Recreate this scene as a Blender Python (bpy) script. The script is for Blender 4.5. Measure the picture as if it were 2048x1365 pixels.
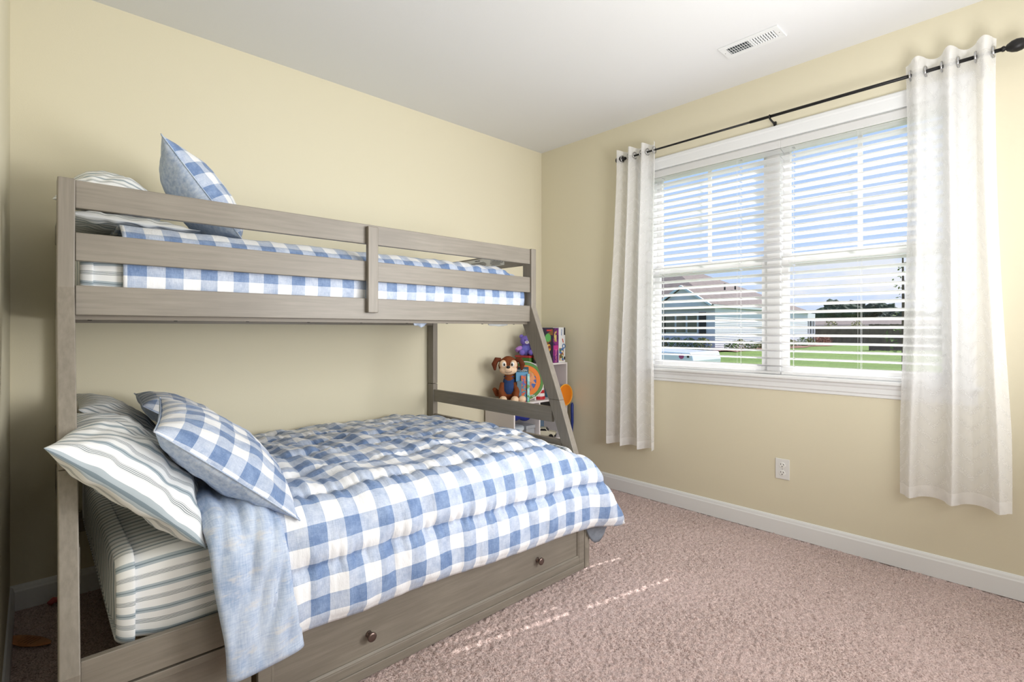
import bpy, bmesh, math, random
import numpy as np
from mathutils import Vector, Matrix, noise
random.seed(7); RNG = np.random.default_rng(11)
for o in list(bpy.data.objects): bpy.data.objects.remove(o)
C = bpy.context.scene.collection
PI = math.pi

# ------------------------------------------------------------------ camera
cam_d = bpy.data.cameras.new('camera'); cam = bpy.data.objects.new('camera', cam_d); C.objects.link(cam)
cam_d.sensor_width = 36.0; cam_d.lens = 18.0; cam_d.shift_y = -22.5/2048.0
cam_d.clip_start = 0.02; cam_d.clip_end = 600
cam.location = (0, 0, 1.207)
cam.rotation_euler = (PI/2, 0, math.atan2(1094, 1024) - PI/2)
bpy.context.scene.camera = cam

# ------------------------------------------------------------------ world, sun, lights, exposure
SUN_AZ = Vector((0.973, -0.23, 0)).normalized(); SUN_EL = math.radians(45)
world = bpy.data.worlds.new('sky'); bpy.context.scene.world = world; world.use_nodes = True
def build_world():
    nt = world.node_tree; nt.nodes.clear(); N = nt.nodes.new; L = nt.links.new
    out = N('ShaderNodeOutputWorld'); bg = N('ShaderNodeBackground'); L(bg.outputs[0], out.inputs[0])
    tc = N('ShaderNodeTexCoord'); sep = N('ShaderNodeSeparateXYZ'); L(tc.outputs['Generated'], sep.inputs[0])
    cr = N('ShaderNodeValToRGB'); L(sep.outputs['Z'], cr.inputs[0])
    e = cr.color_ramp.elements; e[0].position = 0.0; e[0].color = (0.70, 0.80, 1.0, 1)
    e[1].position = 0.55; e[1].color = (0.34, 0.55, 0.95, 1)
    m = e.new(0.12); m.color = (0.54, 0.71, 1.0, 1)
    m = e.new(0.3); m.color = (0.46, 0.65, 0.98, 1)
    mp = N('ShaderNodeMapping'); mp.inputs['Scale'].default_value = (1, 1, 3.2); L(tc.outputs['Generated'], mp.inputs[0])
    nz = N('ShaderNodeTexNoise'); nz.inputs['Scale'].default_value = 3.6; nz.inputs['Detail'].default_value = 9
    nz.inputs['Roughness'].default_value = 0.58; L(mp.outputs[0], nz.inputs['Vector'])
    c2 = N('ShaderNodeValToRGB'); L(nz.outputs[0], c2.inputs[0])
    c2.color_ramp.elements[0].position = 0.52; c2.color_ramp.elements[1].position = 0.64
    # clouds thin out with height
    fall = N('ShaderNodeMapRange'); L(sep.outputs['Z'], fall.inputs[0])
    fall.inputs[1].default_value = 0.03; fall.inputs[2].default_value = 0.26; fall.inputs[3].default_value = 1.0; fall.inputs[4].default_value = 0.10
    mu = N('ShaderNodeMath'); mu.operation = 'MULTIPLY'; L(c2.outputs[0], mu.inputs[0]); L(fall.outputs[0], mu.inputs[1])
    mx = N('ShaderNodeMixRGB'); L(mu.outputs[0], mx.inputs[0]); L(cr.outputs[0], mx.inputs[1]); mx.inputs[2].default_value = (0.95, 0.95, 0.98, 1)
    L(mx.outputs[0], bg.inputs[0]); bg.inputs[1].default_value = 0.92
build_world()
def light(name, kind, loc, energy, color=(1, 1, 1), target=None, **kw):
    d = bpy.data.lights.new(name, kind); d.energy = energy; d.color = color
    for k, v in kw.items(): setattr(d, k, v)
    o = bpy.data.objects.new(name, d); C.objects.link(o); o.location = loc
    if target is not None:
        o.rotation_euler = (Vector(target) - Vector(loc)).to_track_quat('-Z', 'Y').to_euler()
    return o
s = SUN_AZ*math.cos(SUN_EL) + Vector((0, 0, math.sin(SUN_EL)))
light('sun', 'SUN', s*30, 8.0, (1.0, 0.97, 0.92), target=(0, 0, 0), angle=math.radians(0.40))
# added fill lights with no seen source: right, rear, and one bounced off the ceiling
light('window_side_fill', 'AREA', (2.72, -1.15, 1.6), 36, (1.0, 1.0, 1.0), target=(0.5, 2.9, 1.1), shape='RECTANGLE', size=1.5, size_y=1.7, spread=math.radians(105))
light('rear_fill', 'AREA', (1.0, -1.2, 1.6), 21, (1.0, 1.0, 1.0), target=(1.3, 3.0, 1.0), shape='RECTANGLE', size=1.4, size_y=1.8)
light('ceiling_bounce_fill', 'AREA', (1.7, -0.2, 1.2), 30, (1.0, 1.0, 1.0), target=(2.1, 1.3, 2.74), shape='DISK', size=0.9)
vs = bpy.context.scene.view_settings
vs.view_transform = 'Standard'; vs.look = 'None'; vs.gamma = 1; vs.use_curve_mapping = False; vs.exposure = 0.12

# ------------------------------------------------------------------ materials
def srgb(r, g, b):
    f = lambda c: (c/255/12.92) if c/255 <= 0.04045 else ((c/255+0.055)/1.055)**2.4
    return (f(r), f(g), f(b), 1)
MATS = {}
def mat(name, col, rough=0.6, metal=0, spec=0.5, bump=0, bscale=200, vary=0, vscale=6, trans=0, emit=None, coat=0):
    if name in MATS: return MATS[name]
    m = bpy.data.materials.new(name); m.use_nodes = True; MATS[name] = m
    nt = m.node_tree; b = nt.nodes['Principled BSDF']; N = nt.nodes.new; L = nt.links.new
    b.inputs['Base Color'].default_value = col; b.inputs['Roughness'].default_value = rough
    b.inputs['Metallic'].default_value = metal; b.inputs['Specular IOR Level'].default_value = spec
    if coat: b.inputs['Coat Weight'].default_value = coat
    tc = N('ShaderNodeTexCoord')
    if vary:
        n = N('ShaderNodeTexNoise'); n.inputs['Scale'].default_value = vscale; n.inputs['Detail'].default_value = 5; L(tc.outputs['Object'], n.inputs['Vector'])
        r = N('ShaderNodeMapRange'); L(n.outputs[0], r.inputs[0]); r.inputs[1].default_value = .3; r.inputs[2].default_value = .7
        r.inputs[3].default_value = 1-vary; r.inputs[4].default_value = 1+vary
        h = N('ShaderNodeHueSaturation'); h.inputs['Color'].default_value = col; L(r.outputs[0], h.inputs['Value']); L(h.outputs[0], b.inputs['Base Color'])
    if bump:
        n = N('ShaderNodeTexNoise'); n.inputs['Scale'].default_value = bscale; n.inputs['Detail'].default_value = 3; L(tc.outputs['Object'], n.inputs['Vector'])
        bp = N('ShaderNodeBump'); bp.inputs['Strength'].default_value = bump; bp.inputs['Distance'].default_value = 0.002
        L(n.outputs[0], bp.inputs['Height']); L(bp.outputs[0], b.inputs['Normal'])
    if emit: b.inputs['Emission Color'].default_value = emit[0]; b.inputs['Emission Strength'].default_value = emit[1]
    if trans:
        tr = N('ShaderNodeBsdfTranslucent'); tr.inputs[0].default_value = col; mx = N('ShaderNodeMixShader'); mx.inputs[0].default_value = trans
        out = nt.nodes['Material Output']; L(b.outputs[0], mx.inputs[1]); L(tr.outputs[0], mx.inputs[2]); L(mx.outputs[0], out.inputs[0])
    return m
class NT:
    """small helper to write node maths"""
    def __init__(s, name):
        s.m = bpy.data.materials.new(name); s.m.use_nodes = True; MATS[name] = s.m
        s.nt = s.m.node_tree; s.b = s.nt.nodes['Principled BSDF']; s.tc = s.nt.nodes.new('ShaderNodeTexCoord')
    def n(s, t, **kw):
        x = s.nt.nodes.new(t)
        for k, v in kw.items(): setattr(x, k, v)
        return x
    def l(s, a, b): s.nt.links.new(a, b)
    def math(s, op, a, b=None, c=None):
        x = s.nt.nodes.new('ShaderNodeMath'); x.operation = op
        for i, v in enumerate((a, b, c)):
            if v is None: continue
            if isinstance(v, (int, float)): x.inputs[i].default_value = v
            else: s.l(v, x.inputs[i])
        return x.outputs[0]
    def mix(s, f, a, b):
        x = s.nt.nodes.new('ShaderNodeMixRGB')
        for i, v in enumerate((f, a, b)):
            if isinstance(v, tuple): x.inputs[i].default_value = v
            elif isinstance(v, (int, float)): x.inputs[i].default_value = v
            else: s.l(v, x.inputs[i])
        return x.outputs[0]
    def noise(s, vec, scale, detail=4, rough=.5, sc=(1, 1, 1)):
        if sc != (1, 1, 1):
            mp = s.n('ShaderNodeMapping'); mp.inputs['Scale'].default_value = sc; s.l(vec, mp.inputs[0]); vec = mp.outputs[0]
        x = s.n('ShaderNodeTexNoise'); x.inputs['Scale'].default_value = scale; x.inputs['Detail'].default_value = detail
        x.inputs['Roughness'].default_value = rough; s.l(vec, x.inputs['Vector']); return x.outputs[0]
    def ramp(s, f, lo, hi, a=0., b=1.):
        x = s.n('ShaderNodeMapRange'); s.l(f, x.inputs[0]); x.inputs[1].default_value = lo; x.inputs[2].default_value = hi
        x.inputs[3].default_value = a; x.inputs[4].default_value = b; return x.outputs[0]
    def bump(s, h, st, dist=.002):
        x = s.n('ShaderNodeBump'); x.inputs['Strength'].default_value = st; x.inputs['Distance'].default_value = dist
        s.l(h, x.inputs['Height']); s.l(x.outputs[0], s.b.inputs['Normal'])
    def base(s, c): s.l(c, s.b.inputs['Base Color'])
def uvsep(k):
    sp = k.n('ShaderNodeSeparateXYZ'); k.l(k.tc.outputs['UV'], sp.inputs[0]); return sp.outputs[0], sp.outputs[1]

def wood(axis):
    name = 'grey_wood_'+axis
    if name in MATS: return MATS[name]
    k = NT(name); sc = {'x': (1.2, 22, 22), 'y': (22, 1.2, 22), 'z': (22, 22, 1.2)}[axis]
    g = k.noise(k.tc.outputs['Object'], 4.0, 6, .6, sc); g2 = k.noise(k.tc.outputs['Object'], 3.0, 3, .5)
    c = k.mix(k.ramp(g, .3, .7), srgb(122, 115, 104), srgb(141, 134, 123)); c = k.mix(k.ramp(g2, .35, .7, 0, .55), c, srgb(112, 105, 96))
    k.base(c); k.b.inputs['Roughness'].default_value = .42; k.b.inputs['Specular IOR Level'].default_value = .5
    k.bump(g, .15, .001); return k.m
WX, WY, WZ = wood('x'), wood('y'), wood('z')
def mottle_col(k, dark, light, warm):
    uv = k.tc.outputs['UV']
    a = k.noise(uv, 7.0, 4, .6); h = k.noise(uv, 30, 5, .7, (1, 9, 1)); v = k.noise(uv, 30, 5, .7, (9, 1, 1))
    t = k.math('ADD', k.math('MULTIPLY', h, .5), k.math('MULTIPLY', v, .5)); t = k.math('ADD', k.math('MULTIPLY', t, .6), k.math('MULTIPLY', a, .5))
    c = k.mix(k.ramp(t, .44, .64), dark, light); w = k.ramp(k.noise(uv, 16, 5, .7, (1, 2.4, 1)), .54, .66, 0, .6)
    return k.mix(w, c, warm)
def m_mottled():
    k = NT('mottled_blue_cotton'); k.base(mottle_col(k, srgb(146, 168, 202), srgb(204, 215, 231), srgb(214, 213, 214)))
    k.b.inputs['Roughness'].default_value = .75; k.bump(k.noise(k.tc.outputs['UV'], 60, 4), .25, .002); return k.m
def m_gingham():
    k = NT('blue_gingham_cotton'); u, v = uvsep(k)
    su = k.math('GREATER_THAN', k.math('FRACT', u), .5); sv = k.math('GREATER_THAN', k.math('FRACT', v), .5)
    both = k.math('MULTIPLY', su, sv); any_ = k.math('MAXIMUM', su, sv)
    uv = k.tc.outputs['UV']
    a = k.noise(uv, 2.2, 4, .6); h = k.noise(uv, 6, 5, .7, (1, 8, 1)); v_ = k.noise(uv, 6, 5, .7, (8, 1, 1))
    t = k.ramp(k.math('ADD', k.math('MULTIPLY', k.math('ADD', h, v_), .3), k.math('MULTIPLY', a, .4)), .42, .60)
    light = k.mix(t, srgb(160, 176, 204), srgb(204, 213, 229)); deep = k.mix(t, srgb(92, 120, 165), srgb(136, 160, 198))
    c = k.mix(any_, srgb(238, 240, 244), light); c = k.mix(both, c, deep)
    k.base(c); k.b.inputs['Roughness'].default_value = .6; k.b.inputs['Sheen Weight'].default_value = .15
    k.bump(k.noise(uv, 1.6, 5, .6, (2.2, .8, 1)), .5, .010); return k.m
def m_stripe():
    k = NT('striped_ticking_cotton'); u, v = uvsep(k)   # v in metres across the stripes
    f = k.math('FRACT', k.math('MULTIPLY', v, 1/.066))
    def band(a, b): return k.math('MULTIPLY', k.math('GREATER_THAN', f, a), k.math('LESS_THAN', f, b))
    c = srgb(236, 238, 239)
    c = k.mix(band(.08, .30), c, srgb(172, 184, 192)); c = k.mix(band(.17, .21), c, srgb(120, 136, 146))
    fine = k.math('GREATER_THAN', k.math('FRACT', k.math('MULTIPLY', v, 1/.0035)), .45)
    c = k.mix(k.math('MULTIPLY', band(.60, .80), k.math('MULTIPLY', fine, .85)), c, srgb(100, 114, 122))
    k.base(c); k.b.inputs['Roughness'].default_value = .7; k.bump(k.noise(k.tc.outputs['UV'], 40, 4), .2, .002); return k.m
GING, MOTT, STRI = m_gingham(), m_mottled(), m_stripe()
WALL = mat('cream_wall_paint', srgb(222, 215, 191), .85, spec=.25, bump=.12, bscale=260)
CEIL = mat('white_ceiling_paint', srgb(229, 230, 231), .9, spec=.2, bump=.12, bscale=200)
TRIM = mat('white_trim_paint', srgb(232, 234, 235), .4)
VINYL = mat('white_vinyl', srgb(240, 240, 240), .35, trans=0)
SLAT = mat('white_blind_slat', srgb(246, 246, 246), .4, trans=.40)
BLACK = mat('matt_black_metal', srgb(28, 27, 28), .45, metal=.3)
CHROME = mat('brushed_nickel', srgb(190, 190, 192), .25, metal=1)
DARK = mat('dark_slot', srgb(18, 18, 20), .8)
PEWTER = mat('aged_pewter', srgb(120, 104, 98), .32, metal=.9)
PLY = mat('bare_plywood', srgb(196, 172, 138), .7, vary=.08, vscale=12)
WHITEB = mat('white_laminate', srgb(226, 220, 220), .45)
def plain(name, r, g, b, rough=.55, **kw): return mat(name, srgb(r, g, b), rough, **kw)
def m_glass():
    m = bpy.data.materials.new('window_glass'); m.use_nodes = True; nt = m.node_tree; nt.nodes.clear(); N = nt.nodes.new; L = nt.links.new
    o = N('ShaderNodeOutputMaterial'); t = N('ShaderNodeBsdfTransparent'); t.inputs[0].default_value = (1, 1, 1, 1)
    g = N('ShaderNodeBsdfGlossy'); g.inputs['Roughness'].default_value = .02; lw = N('ShaderNodeLayerWeight'); pw = N('ShaderNodeMath'); pw.operation = 'POWER'; L(lw.outputs['Facing'], pw.inputs[0]); pw.inputs[1].default_value = 5; f = N('ShaderNodeMath'); f.operation = 'MULTIPLY_ADD'; L(pw.outputs[0], f.inputs[0]); f.inputs[1].default_value = .9; f.inputs[2].default_value = .02
    mx = N('ShaderNodeMixShader'); L(f.outputs[0], mx.inputs[0]); L(t.outputs[0], mx.inputs[1]); L(g.outputs[0], mx.inputs[2]); L(mx.outputs[0], o.inputs[0]); return m
GLASS = m_glass()
def m_sheer():
    k = NT('white_sheer_voile'); u, v = uvsep(k)      # uv in metres
    tri = k.math('ABSOLUTE', k.math('SUBTRACT', k.math('FRACT', k.math('MULTIPLY', u, 1/.116)), .5))
    w = k.math('ADD', v, k.math('MULTIPLY', tri, .13))
    f = k.math('FRACT', k.math('MULTIPLY', w, 1/.075))
    band = k.math('MULTIPLY', k.math('GREATER_THAN', f, .25), k.math('LESS_THAN', f, .6))
    fl = k.ramp(k.noise(k.tc.outputs['UV'], 190, 2), .46, .54)
    emb = k.math('MULTIPLY', band, fl)
    hem = k.math('MAXIMUM', k.math('LESS_THAN', v, .055), k.math('GREATER_THAN', v, 2.055))
    op = k.math('ADD', .76, k.math('MULTIPLY', emb, .16)); op = k.math('MAXIMUM', op, k.math('MULTIPLY', hem, .93))
    k.b.inputs['Base Color'].default_value = srgb(250, 250, 250); k.b.inputs['Roughness'].default_value = .8
    tr = k.n('ShaderNodeBsdfTranslucent'); tr.inputs[0].default_value = srgb(250, 250, 250); m1 = k.n('ShaderNodeMixShader'); m1.inputs[0].default_value = .38
    k.l(k.b.outputs[0], m1.inputs[1]); k.l(tr.outputs[0], m1.inputs[2])
    tp = k.n('ShaderNodeBsdfTransparent'); m2 = k.n('ShaderNodeMixShader'); k.l(op, m2.inputs[0]); k.l(tp.outputs[0], m2.inputs[1]); k.l(m1.outputs[0], m2.inputs[2])
    k.l(m2.outputs[0], k.nt.nodes['Material Output'].inputs[0]); k.bump(emb, .6, .002); return k.m
SHEER = m_sheer()
def m_carpet():
    k = NT('mauve_beige_carpet'); ob = k.tc.outputs['Object']
    a = k.noise(ob, 170, 3, .7); b = k.noise(ob, 45, 3, .6); c0 = k.noise(ob, 2.2, 3, .5)
    c = k.mix(k.ramp(a, .38, .58), srgb(136, 108, 100), srgb(230, 207, 202)); c = k.mix(k.ramp(b, .40, .62, 0, .45), c, srgb(190, 164, 156))
    c = k.mix(k.ramp(c0, .4, .6, 0, .22), c, srgb(222, 196, 194)); k.base(c)
    k.b.inputs['Roughness'].default_value = .95; k.b.inputs['Specular IOR Level'].default_value = .1; k.b.inputs['Sheen Weight'].default_value = .3
    k.bump(a, .9, .006); return k.m
CARPET = m_carpet()

# ------------------------------------------------------------------ mesh helpers
ORG = {}
class MB:
    def __init__(s): s.V = []; s.F = []; s.U = []; s.MI = []
    def add(s, V, F, U=None, mi=0):
        n = len(s.V); s.V += [tuple(v) for v in V]; s.F += [tuple(i+n for i in f) for f in F]; s.MI += [mi]*len(F)
        s.U += list(U) if U is not None else [(v[0], v[2]) for v in V]; return s
    def box(s, x0, x1, y0, y1, z0, z1, mi=0):
        V = [(x, y, z) for x in (x0, x1) for y in (y0, y1) for z in (z0, z1)]
        return s.add(V, [(0, 1, 3, 2), (4, 6, 7, 5), (0, 4, 5, 1), (2, 3, 7, 6), (0, 2, 6, 4), (1, 5, 7, 3)], mi=mi)
    def obox(s, M, sx, sy, sz, mi=0):
        V = [M @ Vector((x*sx/2, y*sy/2, z*sz/2)) for x in (-1, 1) for y in (-1, 1) for z in (-1, 1)]
        return s.add(V, [(0, 1, 3, 2), (4, 6, 7, 5), (0, 4, 5, 1), (2, 3, 7, 6), (0, 2, 6, 4), (1, 5, 7, 3)], mi=mi)
    def prism(s, poly, f, a, b, mi=0):
        """poly: 2d points, f(p,t)->3d, extruded t from a to b"""
        n = len(poly); V = [f(p, a) for p in poly]+[f(p, b) for p in poly]
        F = [tuple(range(n-1, -1, -1)), tuple(range(n, 2*n))]+[(i, (i+1) % n, n+(i+1) % n, n+i) for i in range(n)]
        return s.add(V, F, mi=mi)
    def tube(s, pts, r, n=10, mi=0, cap=True):
        pts = [Vector(p) for p in pts]; rs = r if isinstance(r, (list, tuple)) else [r]*len(pts); V = []; F = []; pn = None
        for i, p in enumerate(pts):
            d = (pts[min(i+1, len(pts)-1)]-pts[max(i-1, 0)]).normalized()
            if pn is None: pn = d.orthogonal().normalized()
            pn = (pn-d*pn.dot(d)).normalized(); q = d.cross(pn)
            V += [p+(pn*math.cos(2*PI*k/n)+q*math.sin(2*PI*k/n))*rs[i] for k in range(n)]
        for i in range(len(pts)-1):
            F += [(i*n+k, i*n+(k+1) % n, (i+1)*n+(k+1) % n, (i+1)*n+k) for k in range(n)]
        if cap: F += [tuple(range(n-1, -1, -1)), tuple((len(pts)-1)*n+k for k in range(n))]
        return s.add(V, F, mi=mi)
    def lathe(s, prof, c, axis='z', n=24, mi=0):
        """prof: (r,h) pairs; rotates about axis through c"""
        V = []; F = []
        for r, h in prof:
            for k in range(n):
                a = 2*PI*k/n; x, y = r*math.cos(a), r*math.sin(a)
                V.append({'z': (c[0]+x, c[1]+y, c[2]+h), 'y': (c[0]+x, c[1]+h, c[2]+y), 'x': (c[0]+h, c[1]+x, c[2]+y)}[axis])
        for i in range(len(prof)-1): F += [(i*n+k, i*n+(k+1) % n, (i+1)*n+(k+1) % n, (i+1)*n+k) for k in range(n)]
        F += [tuple(range(n-1, -1, -1)), tuple((len(prof)-1)*n+k for k in range(n))]
        return s.add(V, F, mi=mi)
    def ell(s, c, r, M=None, n=16, m=10, mi=0):
        V = []; F = []
        for i in range(m+1):
            th = PI*i/m
            for k in range(n):
                a = 2*PI*k/n; p = Vector((r[0]*math.sin(th)*math.cos(a), r[1]*math.sin(th)*math.sin(a), r[2]*math.cos(th)))
                if M is not None: p = M @ p
                V.append(Vector(c)+p)
        for i in range(m): F += [(i*n+k, (i+1)*n+k, (i+1)*n+(k+1) % n, i*n+(k+1) % n) for k in range(n)]
        return s.add(V, F, mi=mi)
    def torus(s, c, R, r, axis='y', n=28, m=8, mi=0):
        V = []; F = []
        for i in range(n):
            a = 2*PI*i/n
            for k in range(m):
                b = 2*PI*k/m; q = R+r*math.cos(b); x, y, z = q*math.cos(a), q*math.sin(a), r*math.sin(b)
                V.append({'z': (c[0]+x, c[1]+y, c[2]+z), 'y': (c[0]+x, c[1]+z, c[2]+y), 'x': (c[0]+z, c[1]+x, c[2]+y)}[axis])
        for i in range(n):
            for k in range(m): F.append((i*m+k, ((i+1) % n)*m+k, ((i+1) % n)*m+(k+1) % m, i*m+(k+1) % m))
        return s.add(V, F, mi=mi)
    def grid(s, P, U=None, mi=0, close_j=False):
        a, b = len(P), len(P[0]); V = [p for r in P for p in r]; F = []
        for i in range(a-1):
            for j in range(b if close_j else b-1): F.append((i*b+j, i*b+(j+1) % b, (i+1)*b+(j+1) % b, (i+1)*b+j))
        return s.add(V, F, [q for r in U for q in r] if U is not None else None, mi)
    def build(s, name, m, parent=None, smooth=False, bevel=0, label=None, solid=0, sub=0, kind=None, seg=2):
        me = bpy.data.meshes.new(name); o0 = Vector(ORG.get(parent.as_pointer(), (0, 0, 0))) if parent else Vector((0, 0, 0))
        me.from_pydata([tuple(Vector(v)-o0) for v in s.V], [], s.F)
        uvl = me.uv_layers.new(name='uv'); li = np.empty(len(me.loops), np.int32); me.loops.foreach_get('vertex_index', li)
        uvl.data.foreach_set('uv', np.array(s.U, np.float32)[li].ravel())
        for q in (m if isinstance(m, (list, tuple)) else [m]): me.materials.append(q)
        me.polygons.foreach_set('material_index', np.array(s.MI, np.int32))
        bm = bmesh.new(); bm.from_mesh(me); bmesh.ops.recalc_face_normals(bm, faces=bm.faces); bm.to_mesh(me); bm.free()
        if smooth: me.polygons.foreach_set('use_smooth', [True]*len(me.polygons))
        o = bpy.data.objects.new(name, me); C.objects.link(o)
        if parent: o.parent = parent
        ORG[o.as_pointer()] = tuple(o0)
        if bevel:
            b = o.modifiers.new('bevel', 'BEVEL'); b.width = bevel; b.segments = seg; b.limit_method = 'ANGLE'; b.angle_limit = math.radians(35)
        if solid:
            b = o.modifiers.new('solid', 'SOLIDIFY'); b.thickness = solid; b.offset = 0
        if sub:
            b = o.modifiers.new('sub', 'SUBSURF'); b.levels = sub; b.render_levels = sub
        if label: o['label'] = label
        if kind: o['kind'] = kind
        return o
def thing(name, label, cat, loc=(0, 0, 0), group=None):
    o = bpy.data.objects.new(name, None); C.objects.link(o); o.location = loc; o.empty_display_size = .05
    ORG[o.as_pointer()] = tuple(loc); o['label'] = label; o['category'] = cat
    if group: o['group'] = group
    return o
def tag(o, label, cat, group=None):
    o['label'] = label; o['category'] = cat
    if group: o['group'] = group
    return o
def struct(name, mb, m, **kw):
    o = mb.build(name, m, **kw); o['kind'] = 'structure'; return o
def text(name, s, size, M, m, parent, ext=.0004, align='CENTER', sx=1.0):
    cu = bpy.data.curves.new(name, 'FONT'); cu.body = s; cu.size = size; cu.extrude = ext; cu.align_x = align; cu.align_y = 'CENTER'; cu.resolution_u = 3
    t = bpy.data.objects.new(name, cu); C.objects.link(t); bpy.context.view_layer.update()
    me = bpy.data.meshes.new_from_object(t.evaluated_get(bpy.context.evaluated_depsgraph_get())); bpy.data.objects.remove(t); bpy.data.curves.remove(cu)
    o0 = Vector(ORG.get(parent.as_pointer(), (0, 0, 0))); me.transform(Matrix.Translation(-o0) @ M @ Matrix.Scale(sx, 4, (1, 0, 0)))
    me.materials.clear(); me.materials.append(m); o = bpy.data.objects.new(name, me); C.objects.link(o); o.parent = parent; ORG[o.as_pointer()] = tuple(o0); return o
def frame(o, ex, ey):
    """4x4 whose x axis is ex, y axis ey, at o"""
    ex = Vector(ex).normalized(); ez = ex.cross(Vector(ey)).normalized(); ey = ez.cross(ex)
    M = Matrix((ex, ey, ez)).transposed().to_4x4(); M.translation = Vector(o); return M
def fn(x, y, z=0): return noise.noise(Vector((x, y, z)))
def sstep(a, b, x):
    t = min(1, max(0, (x-a)/(b-a))); return t*t*(3-2*t)
def lerp(a, b, t): return a+(b-a)*t
def interp(x, xs, ys): return float(np.interp(x, xs, ys))

# ================================================================== ROOM
XR, YB, XL, YF, ZC = 3.221, 3.067, -0.071, -1.35, 2.737
def carpet_floor():
    st = .0062; nx = int((XR+.95)/st); y0 = YF; ny = int((YB-y0)/st)
    def field(w):      # smooth random field with feature size w cells
        r = RNG.standard_normal((nx+1, ny+1)); fr = np.fft.rfft2(r); kx = np.fft.fftfreq(nx+1)[:, None]; ky = np.fft.rfftfreq(ny+1)[None, :]
        f = np.fft.irfft2(fr*np.exp(-((kx**2+ky**2)*(w*PI)**2)), s=r.shape); return f/f.std()
    z = field(.5)*.0024+field(1.3)*.0011+field(14)*.001; z = z-.002
    xs = np.linspace(-.95, XR, nx+1); ys = np.linspace(y0, YB, ny+1)
    X, Y = np.meshgrid(xs, ys, indexing='ij'); X = X+field(.6)*.0012; Y = Y+field(.6)*.0012
    v = np.stack([X, Y, z], -1).reshape(-1, 3).astype(np.float32)
    i = np.arange((nx+1)*(ny+1)).reshape(nx+1, ny+1); q = np.stack([i[:-1, :-1], i[1:, :-1], i[1:, 1:], i[:-1, 1:]], -1).reshape(-1, 4)
    me = bpy.data.meshes.new('floor'); me.vertices.add(len(v)); me.vertices.foreach_set('co', v.ravel())
    me.loops.add(q.size); me.loops.foreach_set('vertex_index', q.ravel().astype(np.int32)); me.polygons.add(len(q))
    me.polygons.foreach_set('loop_start', np.arange(0, q.size, 4, dtype=np.int32)); me.update(calc_edges=True); me.materials.append(CARPET)
    o = bpy.data.objects.new('floor', me); C.objects.link(o); o['kind'] = 'structure'
carpet_floor()
W1, W0, WZ0, WZ1 = 2.01, .346, .93, 2.335        # window opening: y from W0 to W1
mb = MB(); T = .16
mb.box(XR, XR+T, YF, W0, -.3, ZC+.1); mb.box(XR, XR+T, W1, YB+T, -.3, ZC+.1); mb.box(XR, XR+T, W0, W1, -.3, WZ0); mb.box(XR, XR+T, W0, W1, WZ1, ZC+.1)
struct('wall_right', mb, WALL)
struct('wall_back', MB().box(XL-.12, XR, YB, YB+.12, -.3, ZC+.1), WALL)
struct('wall_left', MB().box(XL-.12, XL, .75, YB, -.3, ZC+.1), WALL)
struct('wall_alcove', MB().box(-1.0, XL-.12, .75, .87, -.3, ZC+.1).box(-1.07, -.95, YF, .87, -.3, ZC+.1), WALL)
struct('wall_front', MB().box(-1.07, XR, YF-.12, YF, -.3, ZC+.1), WALL)
struct('ceiling', MB().box(-1.07, XR, YF-.12, YB, ZC, ZC+.12), CEIL)
struct('slab', MB().box(-1.07, XR, YF-.12, YB+.12, -.3, -.02), plain('concrete', 150, 148, 145, .9))['kind'] = 'structure'
def base(name, f, a, b):      # moulded baseboard profile (offset from wall, height)
    prof = [(0, 0), (.015, 0), (.015, .082), (.012, .088), (.010, .098), (.006, .106), (0, .108)]
    struct(name, MB().prism(prof, f, a, b), TRIM)
base('baseboard_right', lambda p, t: (XR-p[0], t, p[1]), YF, YB-.015)
base('baseboard_back', lambda p, t: (t, YB-p[0], p[1]), XL, XR)
base('baseboard_left', lambda p, t: (XL+p[0], t, p[1]), .75, YB-.015)
base('baseboard_front', lambda p, t: (t, YF+p[0], p[1]), -.95, XR-.015)

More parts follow.
